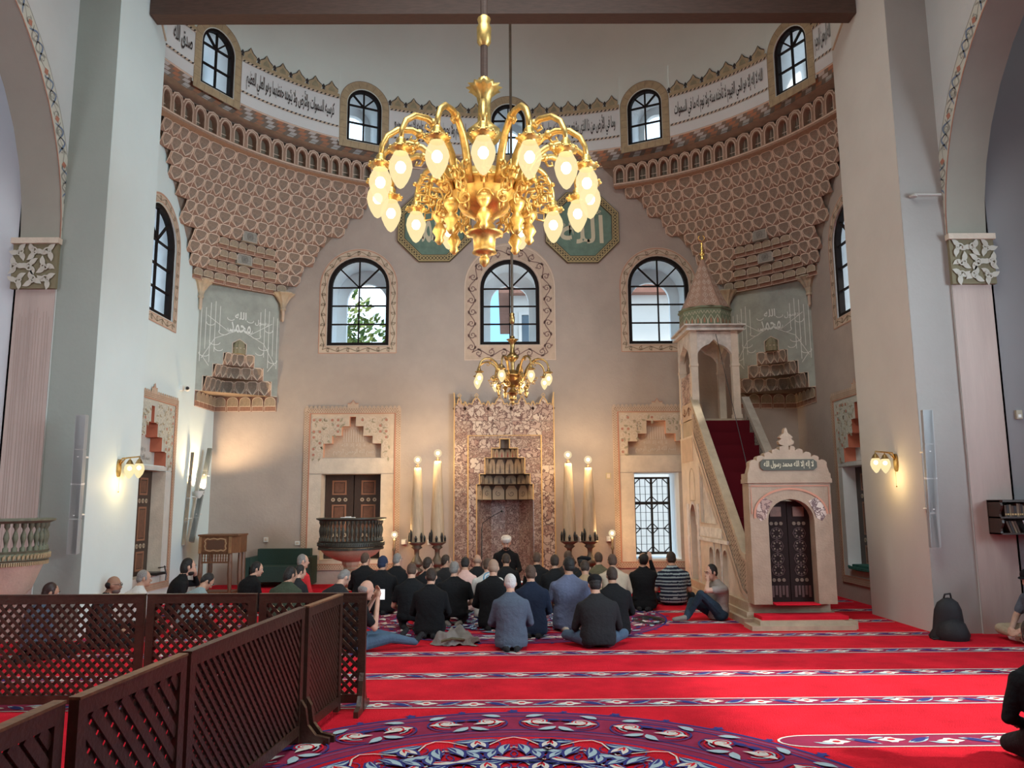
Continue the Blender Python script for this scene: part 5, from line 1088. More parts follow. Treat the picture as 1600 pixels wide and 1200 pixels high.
# ================================================================== LECTERN, SOFA, MIC, SMALL WALL ITEMS
root = thing('preaching_lectern', 'carved brown wooden preaching chair in the left corner of the apse', 'lectern', (-5.3, 15.2, 0)); x0, x1, y0, y1 = -5.68, -5.08, 14.95, 15.5
q = MB(); q.box(x0-.02, -4.96, y0-.03, y1, 1.17, 1.20); q.build('top_board', brown_wood, root)
q = MB(); q.box(x0, x1, y0, y0+.04, .86, 1.17); q.prism([(x1, y0), (-4.98, y0+.2), (-4.98, y1), (x1-.04, y1)], lambda u, v, d: (u, v, d), .86, 1.17); fp = q.build('front_panel', brown_wood, root)
q = MB(); T = TY(y0); cxx = (x0+x1)/2; pts = [(cxx+.19*sx*(1+.05*sin(7*t)), 1.015+.10*sy) for t, sx, sy in [(0, 1, 1)]]
per = [(cxx+.19*max(-1, min(1, 1.3*cos(t)))+.008*sin(9*t), 1.015+.105*max(-1, min(1, 1.3*sin(t)))+.008*cos(11*t)) for t in [2*pi*i/48 for i in range(48)]]; q.rib(per, .022, T, -.006, 0, True); q.build('carved_frame', mat('pale carving', (.42, .27, .15), .5), fp)
q = MB(); q.prism(rect(cxx-.155, cxx+.155, .935, 1.095), T, -.004, 0); q.build('inset_panel', mat('inset dark', (.10, .05, .03), .5), fp)
for xx in (x0+.02, x1-.03): q = MB(); q.box(xx-.025, xx+.025, y0-.02, y0+.03, .86, 1.16); q.build('corner_stile', mat('light pilaster wood', (.32, .17, .08), .5, var=.3, scale=9), root)
q = MB(); q.box(x0, x1, y0, y0+.05, .84, .87); q.box(x0+.02, x1, y0, y0+.05, .68, .71); q.build('rail', brown_wood, root)
for k in range(11): q = MB(); xx = x0+.06+.048*k; q.lathe([(.01, .70), (.018, .76), (.008, .775), (.018, .79), (.01, .85)], (xx, y0+.02, 0), 6); q.build('spindle', brown_wood, root)
for xx, yy in ((x0+.03, y0+.03), (x1-.03, y0+.03), (-5.02, y0+.3), (x0+.03, y1-.03), (-5.02, y1-.05)): q = MB(); q.tube([(xx, yy, .86), (xx+.0, yy, .5), (xx-.04*(1 if xx < -5.3 else -.3), yy, .2), (xx-.03, yy, 0)], [.035, .045, .035, .03], 6); q.build('leg', brown_wood, root)
q = MB(); q.box(x0+.05, -5.06, y0+.08, y1-.05, .12, .16); q.build('foot_board', brown_wood, root)
root = thing('sofa', 'dark green sofa against the left part of the back wall', 'sofa', (-4.35, 16.0, .14)); mg = mat('dark green upholstery', (.018, .045, .035), .8, bump=.3, bscale=60)
for nm, b in dict(seat=(-5.0, -3.95, 15.75, 16.3, .26, .55), backrest=(-5.0, -3.95, 16.25, 16.45, .5, .86)).items(): q = MB(); q.box(*b); q.build(nm, mg, root)
for xx in (-5.08, -3.95): q = MB(); q.box(xx, xx+.1, 15.75, 16.45, .18, .72); q.build('armrest', mg, root)
for xx in (-5.0, -3.97): q = MB(); q.box(xx, xx+.06, 15.8, 15.86, .14, .26); q.build('leg', black_metal, root)
root = thing('microphone_stand', 'black boom microphone stand in front of the prayer niche', 'microphone', (-.48, 15.3, .14)); q = MB(); q.tube([(-.48, 15.3, .14), (-.48, 15.3, 1.27)], .011, 6); q.build('pole', black_metal, root); q = MB(); q.tube([(-.48, 15.3, 1.27), (-.47, 15.3, 1.36), (-.34, 15.25, 1.46), (-.12, 15.2, 1.58)], .007, 6); q.build('boom', black_metal, root)
q = MB(); q.ball((-.10, 15.2, 1.585), .024, 8); q.build('microphone_head', black_metal, root)
for k in range(3): q = MB(); a = 2.1*k; q.tube([(-.48, 15.3, .24), (-.48+.2*cos(a), 15.3+.2*sin(a), .145)], .008, 5); q.build('leg', black_metal, root)
for i, (x, z, w) in enumerate(((-2.10, .97, 'left of the outer left candle'), (-1.57, .96, 'between the two left candles'), (1.52, 1.0, 'between the two right candles'), (2.08, 1.0, 'beside the right globe lamp post'))):
    q = MB(); q.box(x-.035, x+.035, YB-.13, YB-.06, z-.04, z+.04); r_ = q.build('spotlight_head', white_plastic, loc=(x, YB-.1, z)); q = MB(); q.box(x-.05, x+.05, YB-.06, YB, z-.05, z+.05); q.build('mounting_plate', white_plastic, r_); tag(r_, 'small white square spotlight on the wall, '+w, 'spotlight', 'small square wall spotlights')
for nm, b, lb in (('wall_switch', (-4.32, -4.22, YB-.025, YB, .92, 1.0), 'white wall socket at the lower left corner of the carved surround'), ('wall_sign', (2.05, 2.15, YB-.02, YB, 2.22, 2.34), 'tiny framed notice on the wall right of the candles'), ('wall_socket', (-4.95, -4.87, YB-.05, YB, .99, 1.08), 'white wall box just right of the preaching chair')):
    q = MB(); q.box(*b); o = q.build(nm, white_plastic if nm != 'wall_sign' else mat('sign beige', (.45, .36, .22), .6), loc=((b[0]+b[1])/2, YB, b[4])); tag(o, lb, 'switch' if nm != 'wall_sign' else 'sign')
    q = MB(); q.box(b[0]+.02, b[1]-.02, b[2]-.006, b[2], b[4]+.02, b[5]-.02); q.build('faceplate', stone_pale, o)
root = thing('security_camera', 'small white and black security camera above the left carved surround', 'camera', (-WX+.06, 14.75, 3.9)); q = MB(); q.box(-WX, -WX+.05, 14.7, 14.8, 3.86, 3.96); q.build('bracket', white_plastic, root); q = MB(); q.ball((-WX+.13, 14.75, 3.9), .055, 10); q.build('housing', white_plastic, root, smooth=True); q = MB(); q.ball((-WX+.15, 14.70, 3.9), .035, 8); q.build('lens', black_metal, root)
q = MB(); q.box(6.97, 7.05, 10.74, 10.78, 2.83, 2.95); o = q.build('motion_sensor', mat('sensor beige', (.42, .37, .27), .5), loc=(7.01, 10.77, 2.89)); tag(o, 'small beige box high on the wall at the right edge', 'sensor'); q = MB(); q.box(6.99, 7.03, 10.735, 10.74, 2.85, 2.89); q.build('sensor_window', white_plastic, o)
q = MB(); q.tube([(5.78, 10.78, 6.03), (5.80, 10.70, 6.03), (6.18, 10.70, 6.03)], .018, 8); q.lathe([(.02, 0), (.05, 0), (.05, .02), (.02, .03)], (5.80, 10.72, 6.0), 10); tag(q.build('iron_hook', mat('painted iron', (.45, .42, .38), .5), loc=(5.8, 10.78, 6.03)), 'pale horizontal iron rod hook high on the right pier', 'hook')
# book shelf at the right edge
root = thing('wall_bookshelf', 'dark carved wall shelf full of books at the right edge', 'shelf', (7.0, 10.6, 1.3)); sx0, sx1, sy, s0, s1 = 6.44, 7.15, 10.42, 1.29, 1.74
wv = [(10.72, s0), (sy+.06, s0)]+[(sy+.04+.03*sin(i*1.1), s0+(s1-s0)*i/12) for i in range(1, 12)]+[(sy, s1), (10.72, s1)]
q = MB(); q.prism(wv, lambda u, v, d: (d, u, v), sx0, sx0+.03); q.build('scalloped_side', shutter_wood, root)
for z in (s0, s0+.21, s1-.03): q = MB(); q.box(sx0, sx1, sy+.03, 10.72, z, z+.02); q.build('shelf_board', shutter_wood, root)
q = MB(); q.box(sx0, sx1, 10.71, 10.735, s0, s1); q.build('back_board', shutter_wood, root)
x = sx0+.10; k = 0
bm = [mat('book brown', (.10, .05, .03), .6), mat('book dark', (.04, .03, .028), .6), mat('book tan', (.22, .15, .09), .6)]
while x < sx1-.05:
    w = random.uniform(.022, .038); h = random.uniform(.14, .175); q = MB(); q.box(x, x+w-.003, sy+.10, sy+.24, s0+.23, s0+.23+h); q.box(x+.004, x+w-.007, sy+.098, sy+.101, s0+.25, s0+.27, 1)
    ORD = 'first second third fourth fifth sixth seventh eighth ninth tenth eleventh twelfth thirteenth fourteenth fifteenth sixteenth seventeenth eighteenth nineteenth twentieth twenty-first twenty-second twenty-third twenty-fourth'.split()
    o = q.build('book', [bm[k % 3], gold_line], loc=(x, sy+.17, s0+.23)); tag(o, '%s bound book, %s from the left end of the upper shelf' % (('brown', 'black', 'tan')[k % 3], ORD[k]), 'book', 'books on the upper shelf'); x += w; k += 1
for k in range(4):
    q = MB(); x = sx0+.10+.035*k; q.prism([(x, s0+.02), (x+.028, s0+.02), (x+.028-.05, s0+.17), (x-.05, s0+.17)], lambda u, v, d: (u+.05, sy+.1+d, v), 0, .12); o = q.build('book', bm[k % 3], loc=(x, sy+.17, s0+.02)); tag(o, 'leaning %s book, %s from the left on the lower shelf' % (('brown', 'black', 'tan')[k % 3], ORD[k]), 'book', 'leaning books on the lower shelf')
q = MB(); q.prism([(6.80, s0+.02), (7.06, s0+.02), (7.0, s0+.18), (6.74, s0+.18)], lambda u, v, d: (u, sy+.06+d, v), 0, .01); tag(q.build('paper_leaflet', mat('leaflet paper', (.62, .70, .74), .6), loc=(6.9, sy+.06, s0+.02)), 'pale blue leaflet leaning in the lower shelf at the right edge', 'leaflet')
q = MB(); q.box(6.0, 6.35, 13.35, 14.25, .56, .60); q.box(6.05, 6.3, 13.4, 14.2, .60, .64); q.tube([(6.02, 13.32, .58), (6.02, 13.9, .56), (6.02, 14.28, .6)], .02, 6); o = q.build('folded_prayer_cloth', mat('green fringed cloth', (.03, .14, .11), .9, var=.4, scale=20), loc=(6.15, 13.8, .56)); tag(o, 'folded green fringed cloth on the right window sill', 'cloth')
q = MB(); q.box(-6.28, -5.98, 13.9, 14.25, .555, .60); q.tube([(-5.98, 14.2, .70), (-5.95, 14.22, .55), (-5.95, 14.2, .45)], .012, 5); q.tube([(-6.0, 14.0, .68), (-5.97, 14.22, .68)], .01, 5); o = q.build('black_reading_lamp', black_metal, loc=(-6.0, 14.1, .56)); tag(o, 'small black clamp object on the left window sill', 'clamp')
# backpack
root = thing('backpack', 'black backpack standing against the right pier', 'backpack', (5.62, 10.45, 0)); q = MB(); bk_ = mat('black nylon', (.012, .012, .015), .7, bump=.2, bscale=40)
prof = [(.24, 0), (.25, .04), (.20, .12), (.185, .25), (.17, .36), (.13, .45), (.06, .50), (.005, .51)]
q.v = []; 
for r_, z in prof:
    for j in range(20): a = 2*pi*j/20; q.v.append((5.62+r_*cos(a)*(1+.04*sin(3*a)), 10.42+r_*.62*sin(a)-z*.05, z))
for i in range(len(prof)-1):
    for j in range(20): q.f.append((i*20+j, i*20+(j+1) % 20, (i+1)*20+(j+1) % 20, (i+1)*20+j)); q.m.append(0)
q.build('bag_body', bk_, root, smooth=True)
q = MB(); q.tube([(5.57, 10.4, .49), (5.58, 10.38, .55), (5.65, 10.38, .56), (5.67, 10.4, .49)], .012, 6); q.build('handle', bk_, root)
q = MB(); q.box(5.54, 5.556, 10.288, 10.296, .14, .19); q.build('zip_tag', white_plastic, root)
q = MB(); q.lathe([(.19, 0), (.21, .06), (.16, .20), (.06, .26), (.01, .27)], (5.62, 10.36, 0), 16); q.build('front_pocket', bk_, root, smooth=True)
q = MB(); q.tube([(5.42, 10.3, .02), (5.36, 10.32, .012), (5.38, 10.4, .012), (5.44, 10.42, .02)], .012, 5); q.build('strap', bk_, root)
q = MB()
for k in range(6): q.tube([(2.1+.02*sin(k)+(.13+.02*k)*cos(t), 12.0+.01*k+(.20+.03*k)*sin(t), .012+.004*k) for t in [2*pi*i/20 for i in range(21)]], .006, 5, caps=False)
tag(q.build('cable_coil', black_metal, loc=(2.1, 12.0, 0)), 'loosely coiled black cable on the carpet right of the seated men', 'cable')
# ================================================================== LATTICE FENCES
def fence_panel(p0, p1, lb, z0=.0, z1=.975, edge=fence_wood, flip=1, foot=(0,), sp=.062, grp='lattice fence panels', dirs=(1, -1), lw=.026):
    a, b = Vector(p0), Vector(p1); L = (b-a).length; d = (b-a)/L; n = Vector((-d.y, d.x)); root = thing('lattice_fence_panel', lb, 'fence', (a.x, a.y, 0), grp)
    T = lambda u, v, w: (a.x+d.x*u+n.x*w, a.y+d.y*u+n.y*w, v); t = .022; zb = z0+.07
    def part(nm, u0, u1, v0, v1, w0=-t, w1=t, m_=fence_wood): q = MB(); q.prism(rect(u0, u1, v0, v1), T, w0, w1); return q.build(nm, m_, root)
    part('stile', 0.004, .07, z0+.02, z1); part('stile', L-.07, L-.004, z0+.02, z1); part('rail', .07, L-.07, z1-.075, z1-.006); part('rail', .07, L-.07, zb, zb+.07)
    part('top_edge', .004, L-.004, z1-.006, z1+.006, -t-.004, t+.004, edge)
    u0, u1, v0, v1 = .07, L-.07, zb+.07, z1-.075; 
    for fam, w in ((dirs[0], .006), (dirs[-1], -.008)) if len(dirs) > 1 else ((dirs[0], 0),):
        c = v0-(u1 if fam > 0 else -u0); hi = v1-(u0 if fam > 0 else -u1); c += .02
        while c < hi:   # v = fam*u + c
            pts = []
            for u in (u0, u1):
                v = fam*u+c
                if v0 <= v <= v1: pts.append((u, v))
            for v in (v0, v1):
                u = (v-c)/fam
                if u0 < u < u1: pts.append((u, v))
            if len(pts) >= 2:
                p, q_ = max(((x, y) for x in pts for y in pts), key=lambda xy: (xy[0][0]-xy[1][0])**2+(xy[0][1]-xy[1][1])**2)
                if (p[0]-q_[0])**2+(p[1]-q_[1])**2 > .0012:
                    dx, dy = q_[0]-p[0], q_[1]-p[1]; l = sqrt(dx*dx+dy*dy); nx, ny = -dy/l*lw/2, dx/l*lw/2; m = MB()
                    m.prism([(p[0]+nx, p[1]+ny), (p[0]-nx, p[1]-ny), (q_[0]-nx, q_[1]-ny), (q_[0]+nx, q_[1]+ny)], T, w-.006, w+.006); m.build('lattice_slat', fence_wood, root)
            c += sp*1.35
    for u in foot:
        u = L-.03 if u == 1 else .03
        for s_ in (1, -1):
            m = MB(); pr = [(.02, 0), (.24, 0), (.24, .05), (.14, .07), (.08, .14), (.06, .26), (.02, .32)]; m.prism([(s_*x, z) for x, z in pr], lambda x, z, k, u=u: T(u+k, z, x), -.02, .02); m.build('foot_bracket', fence_wood, root)
    return root
fence_panel((-3.32, 7.12), (-1.22, 7.12), None) if 0 else None
fence_panel((-6.2, 7.16), (-4.62, 7.16), 'lattice fence panel of the far row, cut by the left edge of the photo', foot=(0,))
fence_panel((-4.60, 7.16), (-3.16, 7.16), 'far row lattice fence panel, leftmost one seen whole, by the bald man', foot=(0,))
fence_panel((-3.14, 7.15), (-2.18, 7.13), 'far row lattice fence panel, second from the right end of the row', foot=(0,))
fence_panel((-2.16, 7.13), (-1.22, 7.11), 'far row lattice fence panel at its right end, by the man with the phone', foot=(1,))
fence_panel((-1.44, 7.06), (-1.53, 6.22), 'pale-worn lattice fence panel running toward the viewer, farthest of the near row', edge=fence_edge, foot=(1,), sp=.04, lw=.03)
fence_panel((-1.55, 6.20), (-1.70, 4.38), 'dark glossy lattice fence panel, longest of the near row', edge=fence_wood, foot=(0,), sp=.055)
fence_panel((-1.70, 4.34), (-1.76, 3.38), 'reddish brown lattice fence panel with pale worn top edge, near row', edge=fence_edge, foot=(0,), sp=.085, lw=.05, dirs=(1, -1))
fence_panel((-1.79, 3.34), (-1.80, 2.36), 'nearest lattice fence panel, at the bottom left corner of the photo', edge=fence_edge, foot=(1,), sp=.07, lw=.05)
# ================================================================== PEOPLE
skins = dict(l=mat('light skin', (.56, .33, .24), .55, var=.08, scale=12), m=mat('tan skin', (.44, .25, .17), .55, var=.08, scale=12), d=mat('brown skin', (.30, .16, .10), .55, var=.08, scale=12))
def cloth(nm, c, b=.5): return mat(nm, c, .9, var=.12, scale=9, bump=b, bscale=28, spec=.2)
black = cloth('black cloth', (.010, .011, .013)); black2 = cloth('charcoal cloth', (.022, .023, .026)); suitblue = cloth('blue grey suit cloth', (.085, .11, .155)); navyc = cloth('navy cloth', (.014, .022, .045)); poloblue = cloth('dusty blue polo cloth', (.13, .155, .25))
jeans = cloth('blue jeans', (.075, .125, .19)); jeansd = cloth('dark jeans', (.022, .04, .062)); whitec = cloth('white cloth', (.58, .57, .55)); pinkc = cloth('pink shirt cloth', (.62, .40, .36)); tanc = cloth('tan jacket cloth', (.34, .24, .14)); creamc = cloth('cream shirt cloth', (.50, .42, .32)); olivec = cloth('olive jacket cloth', (.13, .12, .075))
redc = cloth('red shirt cloth', (.52, .03, .035)); greyt = cloth('grey tee cloth', (.30, .27, .25)); paleb = cloth('pale grey blue hoodie', (.24, .31, .33)); khaki = cloth('khaki shorts cloth', (.46, .37, .26)); stripew = cloth('pale stripe cloth', (.36, .47, .52)); greenj = cloth('dark green jacket', (.045, .06, .04)); sockg = cloth('grey sock', (.22, .20, .18)); sole = mat('pale shoe sole', (.55, .47, .38), .7)
hk = mat('black hair', (.008, .007, .007), .6, bump=.6, bscale=70); hb = mat('dark brown hair', (.030, .017, .011), .6, bump=.6, bscale=70); hg = mat('grey hair', (.22, .21, .20), .7, bump=.6, bscale=70); hw = mat('white hair', (.62, .61, .60), .7, bump=.6, bscale=70); hr = mat('cropped brown hair', (.085, .05, .035), .7, bump=.6, bscale=70)
eye_w = mat('eye white', (.7, .68, .64), .3); lipm = mat('lip', (.36, .14, .11), .5)
def cap_mesh(m, a, b, ra, rb, n=10):
    a, b = Vector(a), Vector(b); d = (b-a); L = d.length or 1e-4; d = d/L; x = d.orthogonal().normalized(); y = d.cross(x); rows = []
    for i in range(5): t = pi/2*i/4; rows.append((-ra*cos(t), ra*sin(t)))
    for i in range(5): t = pi/2*i/4; rows.append((L+rb*sin(t), rb*cos(t)))
    vv = [a+d*s+(x*cos(2*pi*j/n)+y*sin(2*pi*j/n))*max(r, 1e-4) for s, r in rows for j in range(n)]; R = len(rows)
    m.add(vv, [(i*n+j, i*n+(j+1) % n, (i+1)*n+(j+1) % n, (i+1)*n+j) for i in range(R-1) for j in range(n)]+[tuple(range(n))[::-1], tuple((R-1)*n+j for j in range(n))])
def sd_cap(P, a, b, ra, rb):
    a, b = np.array(a), np.array(b); d = b-a; L = d@d or 1e-9; t = np.clip(((P-a)@d)/L, 0, 1); return np.linalg.norm(P-a-t[:, None]*d, axis=1)-(ra+(rb-ra)*t)
def hand(prims, w, dirv, up, side, S, curl=.6, lab='skin'):
    "palm and five separate curled fingers; dirv along the hand, up = back of the hand, side = thumb side"
    d, u, s = [Vector(v).normalized() for v in (dirv, up, side)]; w = Vector(w)
    prims.append(('cap', w, w+d*.05*S, .026*S, .034*S, lab)); prims.append(('cap', w+d*.03*S-s*.018*S, w+d*.075*S-s*.022*S, .022*S, .018*S, lab)); prims.append(('cap', w+d*.03*S+s*.018*S, w+d*.075*S+s*.02*S, .022*S, .018*S, lab))
    for k, (off, L) in enumerate(((.030, .068), (.010, .078), (-.011, .072), (-.031, .056))):
        b0 = w+d*.08*S+s*off*S; d1 = (d-u*curl*.5).normalized(); d2 = (d-u*curl*1.6).normalized(); b1 = b0+d1*L*.5*S; b2 = b1+d2*L*.5*S
        prims.append(('cap', b0, b1, .0098*S, .009*S, lab)); prims.append(('cap', b1, b2, .009*S, .0078*S, lab))
    t0 = w+d*.02*S+s*.03*S; t1 = t0+(d*.6+s*.8).normalized()*.04*S; t2 = t1+(d*.9+s*.1-u*.3).normalized()*.032*S; prims.append(('cap', t0, t1, .014*S, .011*S, lab)); prims.append(('cap', t1, t2, .011*S, .009*S, lab))
HT = dict(kneel=1.0, cross=.885, knees=.885, sitlow=.885)
def person(lb, x, y, H, yaw, pose='kneel', top=black, bot=black, sleeve='long', skin='m', hair=('short', hk), headp=.35, heady=0, lean=.16, wide=1.08, z=0, shoe=black2, arms='lap', beard=None, coat=False, stripes=None, glasses=False, fine=False):
    rg = random.Random(int(x*1000)+int(y*77)); S = H/ (HT[pose]-.05*lean/.16-.03*headp/.35+ (0.0)); S = max(.80, min(1.08, S))
    pr = []   # primitives in the person's frame, facing +Y
    pz = .235 if pose == 'kneel' else .125
    spine = Vector((0, sin(lean), cos(lean))); pel = Vector((0, -.03, pz)); Wd = wide
    rings = [(-.10, .16, .13), (-.05, .185, .15), (.03, .19, .155), (.14, .175, .135), (.26, .19, .135), (.35, .21, .13), (.405, .205, .115), (.44, .165, .10), (.47, .125, .085), (.50, .085, .07), (.53, .06, .055)]
    side = Vector((1, 0, 0)); fw = spine.cross(side)*-1
    fw = Vector((0, cos(lean), -sin(lean)))
    def tp(t, sx, sy): bend = .035*sin(pi*max(0, min(1, t/.5))); return pel+spine*t+side*sx+fw*(sy-bend)
    pr.append(('loft', [(t, rx*Wd, ry) for t, rx, ry in rings], 'top'))
    nb = tp(.49, 0, 0); nk = nb+Vector((0, .03+.04*headp, .070)); hc = nk+Vector((0, .035+.05*headp, .078-.02*headp))
    Rh = Matrix.Rotation(-heady, 3, 'Z') @ Matrix.Rotation(-headp, 3, 'X')
    hp = lambda p: hc+Rh @ Vector(p)
    pr += [('cap', nb-spine*.03, nk, .062, .054, 'skin'), ('cap', nk, hc-Vector((0, .02, .03)), .054, .06, 'skin')]
    pr += [('ell', hc, (.077, .096, .112), Rh, (0, 0, .012), 'skin'), ('ell', hc, (.062, .07, .075), Rh, (0, .030, -.052), 'skin'), ('ell', hc, (.03, .03, .022), Rh, (0, .075, -.095), 'skin'),
           ('cap', hp((0, .092, .012)), hp((0, .116, -.026)), .009, .015, 'skin'), ('ell', hc, (.055, .02, .018), Rh, (0, .082, .032), 'skin')]
    for s in (-1, 1): pr += [('ell', hc, (.012, .022, .033), Rh, (s*.080, -.008, -.008), 'skin'), ('ell', hc, (.02, .018, .02), Rh, (s*.035, .075, -.03), 'skin')]
    sh = [tp(.375, s*.172*Wd, 0) for s in (-1, 1)]
    LS = 'top' if sleeve == 'long' else 'skin'
    for i, s in enumerate((-1, 1)):
        p = sh[i]
        if arms == 'lap' or (arms == 'raise' and s < 0) or (arms == 'face' and s > 0) or (arms == 'facer' and s < 0):
            el = p+Vector((s*.075, .03, -.255)); wr = Vector((s*.13, .27, max(.20, pz+.02))) if pose == 'kneel' else Vector((s*.2, .27, pz+.13)); hd = ((-s*.3, .9, -.25), (0, .25, 1), (-s, .2, 0))
        elif arms == 'raise': el = p+Vector((-.02, .2, .03)); wr = el+Vector((-.06, .03, .22)); hd = ((-.1, .0, 1), (0, -1, 0), (-1, 0, 0))
        elif arms == 'phone': el = p+Vector((s*.03, .15, -.20)); wr = Vector((s*.05, hc.y+.15, hc.z-.10)); hd = ((-s*.2, .3, .9), (0, 1, -.1), (-s, .2, 0))
        elif arms in ('face', 'facer'): el = Vector((s*.20, .30, .50 if pose == 'knees' else .48)); wr = hp((s*.045, .13, -.12)); hd = ((-s*.35, -.1, .9), (0, 1, 0), (-s, 0, .2))
        elif arms == 'shin': el = p+Vector((s*.08, .08, -.22)); wr = Vector((s*.08, .42, .18)); hd = ((-s*.4, .8, -.3), (0, .3, 1), (-s, .2, 0))
        k = .42
        m_ = p.lerp(el, .62)
        if sleeve == 'long': pr += [('cap', p, el, .064, .050, 'top'), ('cap', el, el.lerp(wr, .92), .050, .034, 'top')]
        else: pr += [('cap', p, m_, .070, .060, 'top'), ('cap', p.lerp(el, .4), el, .046, .040, 'skin'), ('cap', el, wr, .041, .027, 'skin')]
        pr.append(('cap', el.lerp(wr, .85), wr, .028, .026, 'skin')); hand(pr, wr, *hd, 1, curl=.55)
    for s in (-1, 1):
        hip = Vector((s*.095*Wd, -.01, pz-.015))
        if pose == 'kneel':
            kn, an, to = Vector((s*.15, .40, .085)), Vector((s*.11, -.10, .055)), Vector((s*.06, -.26, .045)); pr += [('cap', hip, kn, .098, .07, 'bot'), ('cap', kn, an, .066, .048, 'bot'), ('cap', an, to, .045, .038, 'shoe')]
            pr.append(('ell', hip, (.12, .14, .10), Matrix.Identity(3), (0, -.04, -.01), 'top' if coat else 'bot'))
        elif pose == 'cross':
            kn, an, to = Vector((s*.37, .24, .125)), Vector((-s*.02, .38, .065)), Vector((-s*.17, .33, .05)); pr += [('cap', hip, kn, .098, .066, 'bot'), ('cap', kn, an, .066, .046, 'bot'), ('cap', an, to, .044, .032, 'shoe'), ('ell', hip, (.12, .13, .11), Matrix.Identity(3), (0, 0, 0), 'bot')]
        elif pose == 'knees':
            kn = Vector((s*.13, .36, .44 if s < 0 else .30)); an = Vector((-s*.04, .52 if s < 0 else .60, .075)); to = an+Vector((s*.03, .20, -.02)); pr += [('cap', hip, kn, .10, .068, 'bot'), ('cap', kn, an, .066, .045, 'bot'), ('cap', an, to, .045, .034, 'shoe'), ('ell', hip, (.12, .12, .11), Matrix.Identity(3), (0, 0, 0), 'bot')]
        else:
            kn = Vector((s*.16, .38, .15)); an = kn+Vector((s*.05, .34, -.08)); pr += [('cap', hip, kn, .10, .07, 'bot'), ('cap', kn, an, .066, .048, 'bot'), ('cap', an, an+Vector((0, .10, .09)), .045, .034, 'shoe'), ('ell', hip, (.12, .12, .11), Matrix.Identity(3), (0, 0, 0), 'bot')]
    if coat: pr.append(('loft', [(-pz+.045, .19*Wd, .18), (-pz+.10, .205*Wd, .19), (-.05, .20*Wd, .17), (.05, .19*Wd, .15)], 'top'))
    # mesh
    m = MB()
    for q in pr:
        if q[0] == 'cap': cap_mesh(m, *q[1:5])
        elif q[0] == 'ell':
            _, c, r, R, off, _l = q; n = 14; vv = []; cc = Vector(c)
            for i in range(9):
                for j in range(n): a, b = pi*i/8, 2*pi*j/n; v = R @ Vector((off[0]+r[0]*max(sin(a), 1e-3)*cos(b), off[1]+r[1]*max(sin(a), 1e-3)*sin(b), off[2]+r[2]*cos(a))); vv.append(cc+v)
            m.add(vv, [(i*n+j, (i+1)*n+j, (i+1)*n+(j+1) % n, i*n+(j+1) % n) for i in range(8) for j in range(n)]+[tuple(range(n)), tuple(8*n+j for j in range(n))[::-1]])
        else:
            n = 22; vv = []; R_ = q[1]
            for t, rx, ry in R_:
                for j in range(n): b = 2*pi*j/n; vv.append(tp(t, rx*abs(cos(b))**.85*(1 if cos(b) > 0 else -1), ry*abs(sin(b))**.9*(1 if sin(b) > 0 else -1)))
            k = len(R_); m.add(vv, [(i*n+j, i*n+(j+1) % n, (i+1)*n+(j+1) % n, (i+1)*n+j) for i in range(k-1) for j in range(n)]+[tuple(range(n))[::-1], tuple((k-1)*n+j for j in range(n))])
    me = bpy.data.meshes.new('tmp'); me.from_pydata([tuple(p) for p in m.v], [], m.f); me.update(); o = bpy.data.objects.new('tmp', me); COL.objects.link(o)
    r = o.modifiers.new('r', 'REMESH'); r.mode = 'VOXEL'; r.voxel_size = .0085 if fine else .0125; s_ = o.modifiers.new('s', 'SMOOTH'); s_.factor = .5; s_.iterations = 3
    dg = bpy.context.evaluated_depsgraph_get(); dg.update(); me2 = bpy.data.meshes.new_from_object(o.evaluated_get(dg)); bpy.data.objects.remove(o); bpy.data.meshes.remove(me)
    nv = len(me2.vertices); P = np.empty(nv*3); me2.vertices.foreach_get('co', P); P = P.reshape(-1, 3)
    best = np.full(nv, 1e9); lab = np.zeros(nv, int); names = ['top', 'bot', 'skin', 'shoe']
    sp_, fwv = np.array(spine), np.array(fw); pe = np.array(pel)
    for q in pr:
        if q[0] == 'cap': d = sd_cap(P, q[1], q[2], q[3], q[4])
        elif q[0] == 'ell':
            c, rr, R, off = np.array(q[1]), np.array(q[2]), np.array(q[3]), np.array(q[4]); loc = (P-c)@R-off; d = (np.linalg.norm(loc/rr, axis=1)-1)*min(rr)
        else:
            t = (P-pe)@sp_; ts = [g[0] for g in q[1]]; rx = np.interp(t, ts, [g[1] for g in q[1]]); ry = np.interp(t, ts, [g[2] for g in q[1]]); bend = .035*np.sin(pi*np.clip(t/.5, 0, 1)); yy = (P-pe)@fwv+bend
            d = (np.sqrt((P[:, 0]/rx)**2+(yy/ry)**2)-1)*np.minimum(rx, ry); d = np.maximum(d, np.maximum(ts[0]-t, t-ts[-1]))
        k = names.index(q[-1]); u = d < best; best[u] = d[u]; lab[u] = k
    # cloth folds pushed along the normals
    nor = np.empty(nv*3); me2.vertices.foreach_get('normal', nor); nor = nor.reshape(-1, 3); sd = rg.uniform(0, 50); disp = np.zeros(nv)
    ph = P*np.array([9, 9, 5])+sd; w = np.sin(ph[:, 0]+1.7*np.sin(ph[:, 2]*1.3))*np.sin(ph[:, 2]*1.9+np.cos(ph[:, 1]*1.2))+.5*np.sin(P[:, 2]*46+7*np.sin(P[:, 0]*8+sd))*np.exp(-((P[:, 2]-pz-.1)/.12)**2)
    disp[lab < 2] = .0048*w[lab < 2]; P = P+nor*disp[:, None]; 
    zmin = P[:, 2].min(); P[:, 2] -= max(0, zmin)*0+min(zmin, 0) if zmin < 0 else zmin
    dz = -zmin; S = max(.78, min(1.12, H/(hc.z+.126*cos(headp*.5)+.012-zmin)))
    P = P*S; me2.vertices.foreach_set('co', P.reshape(-1)); 
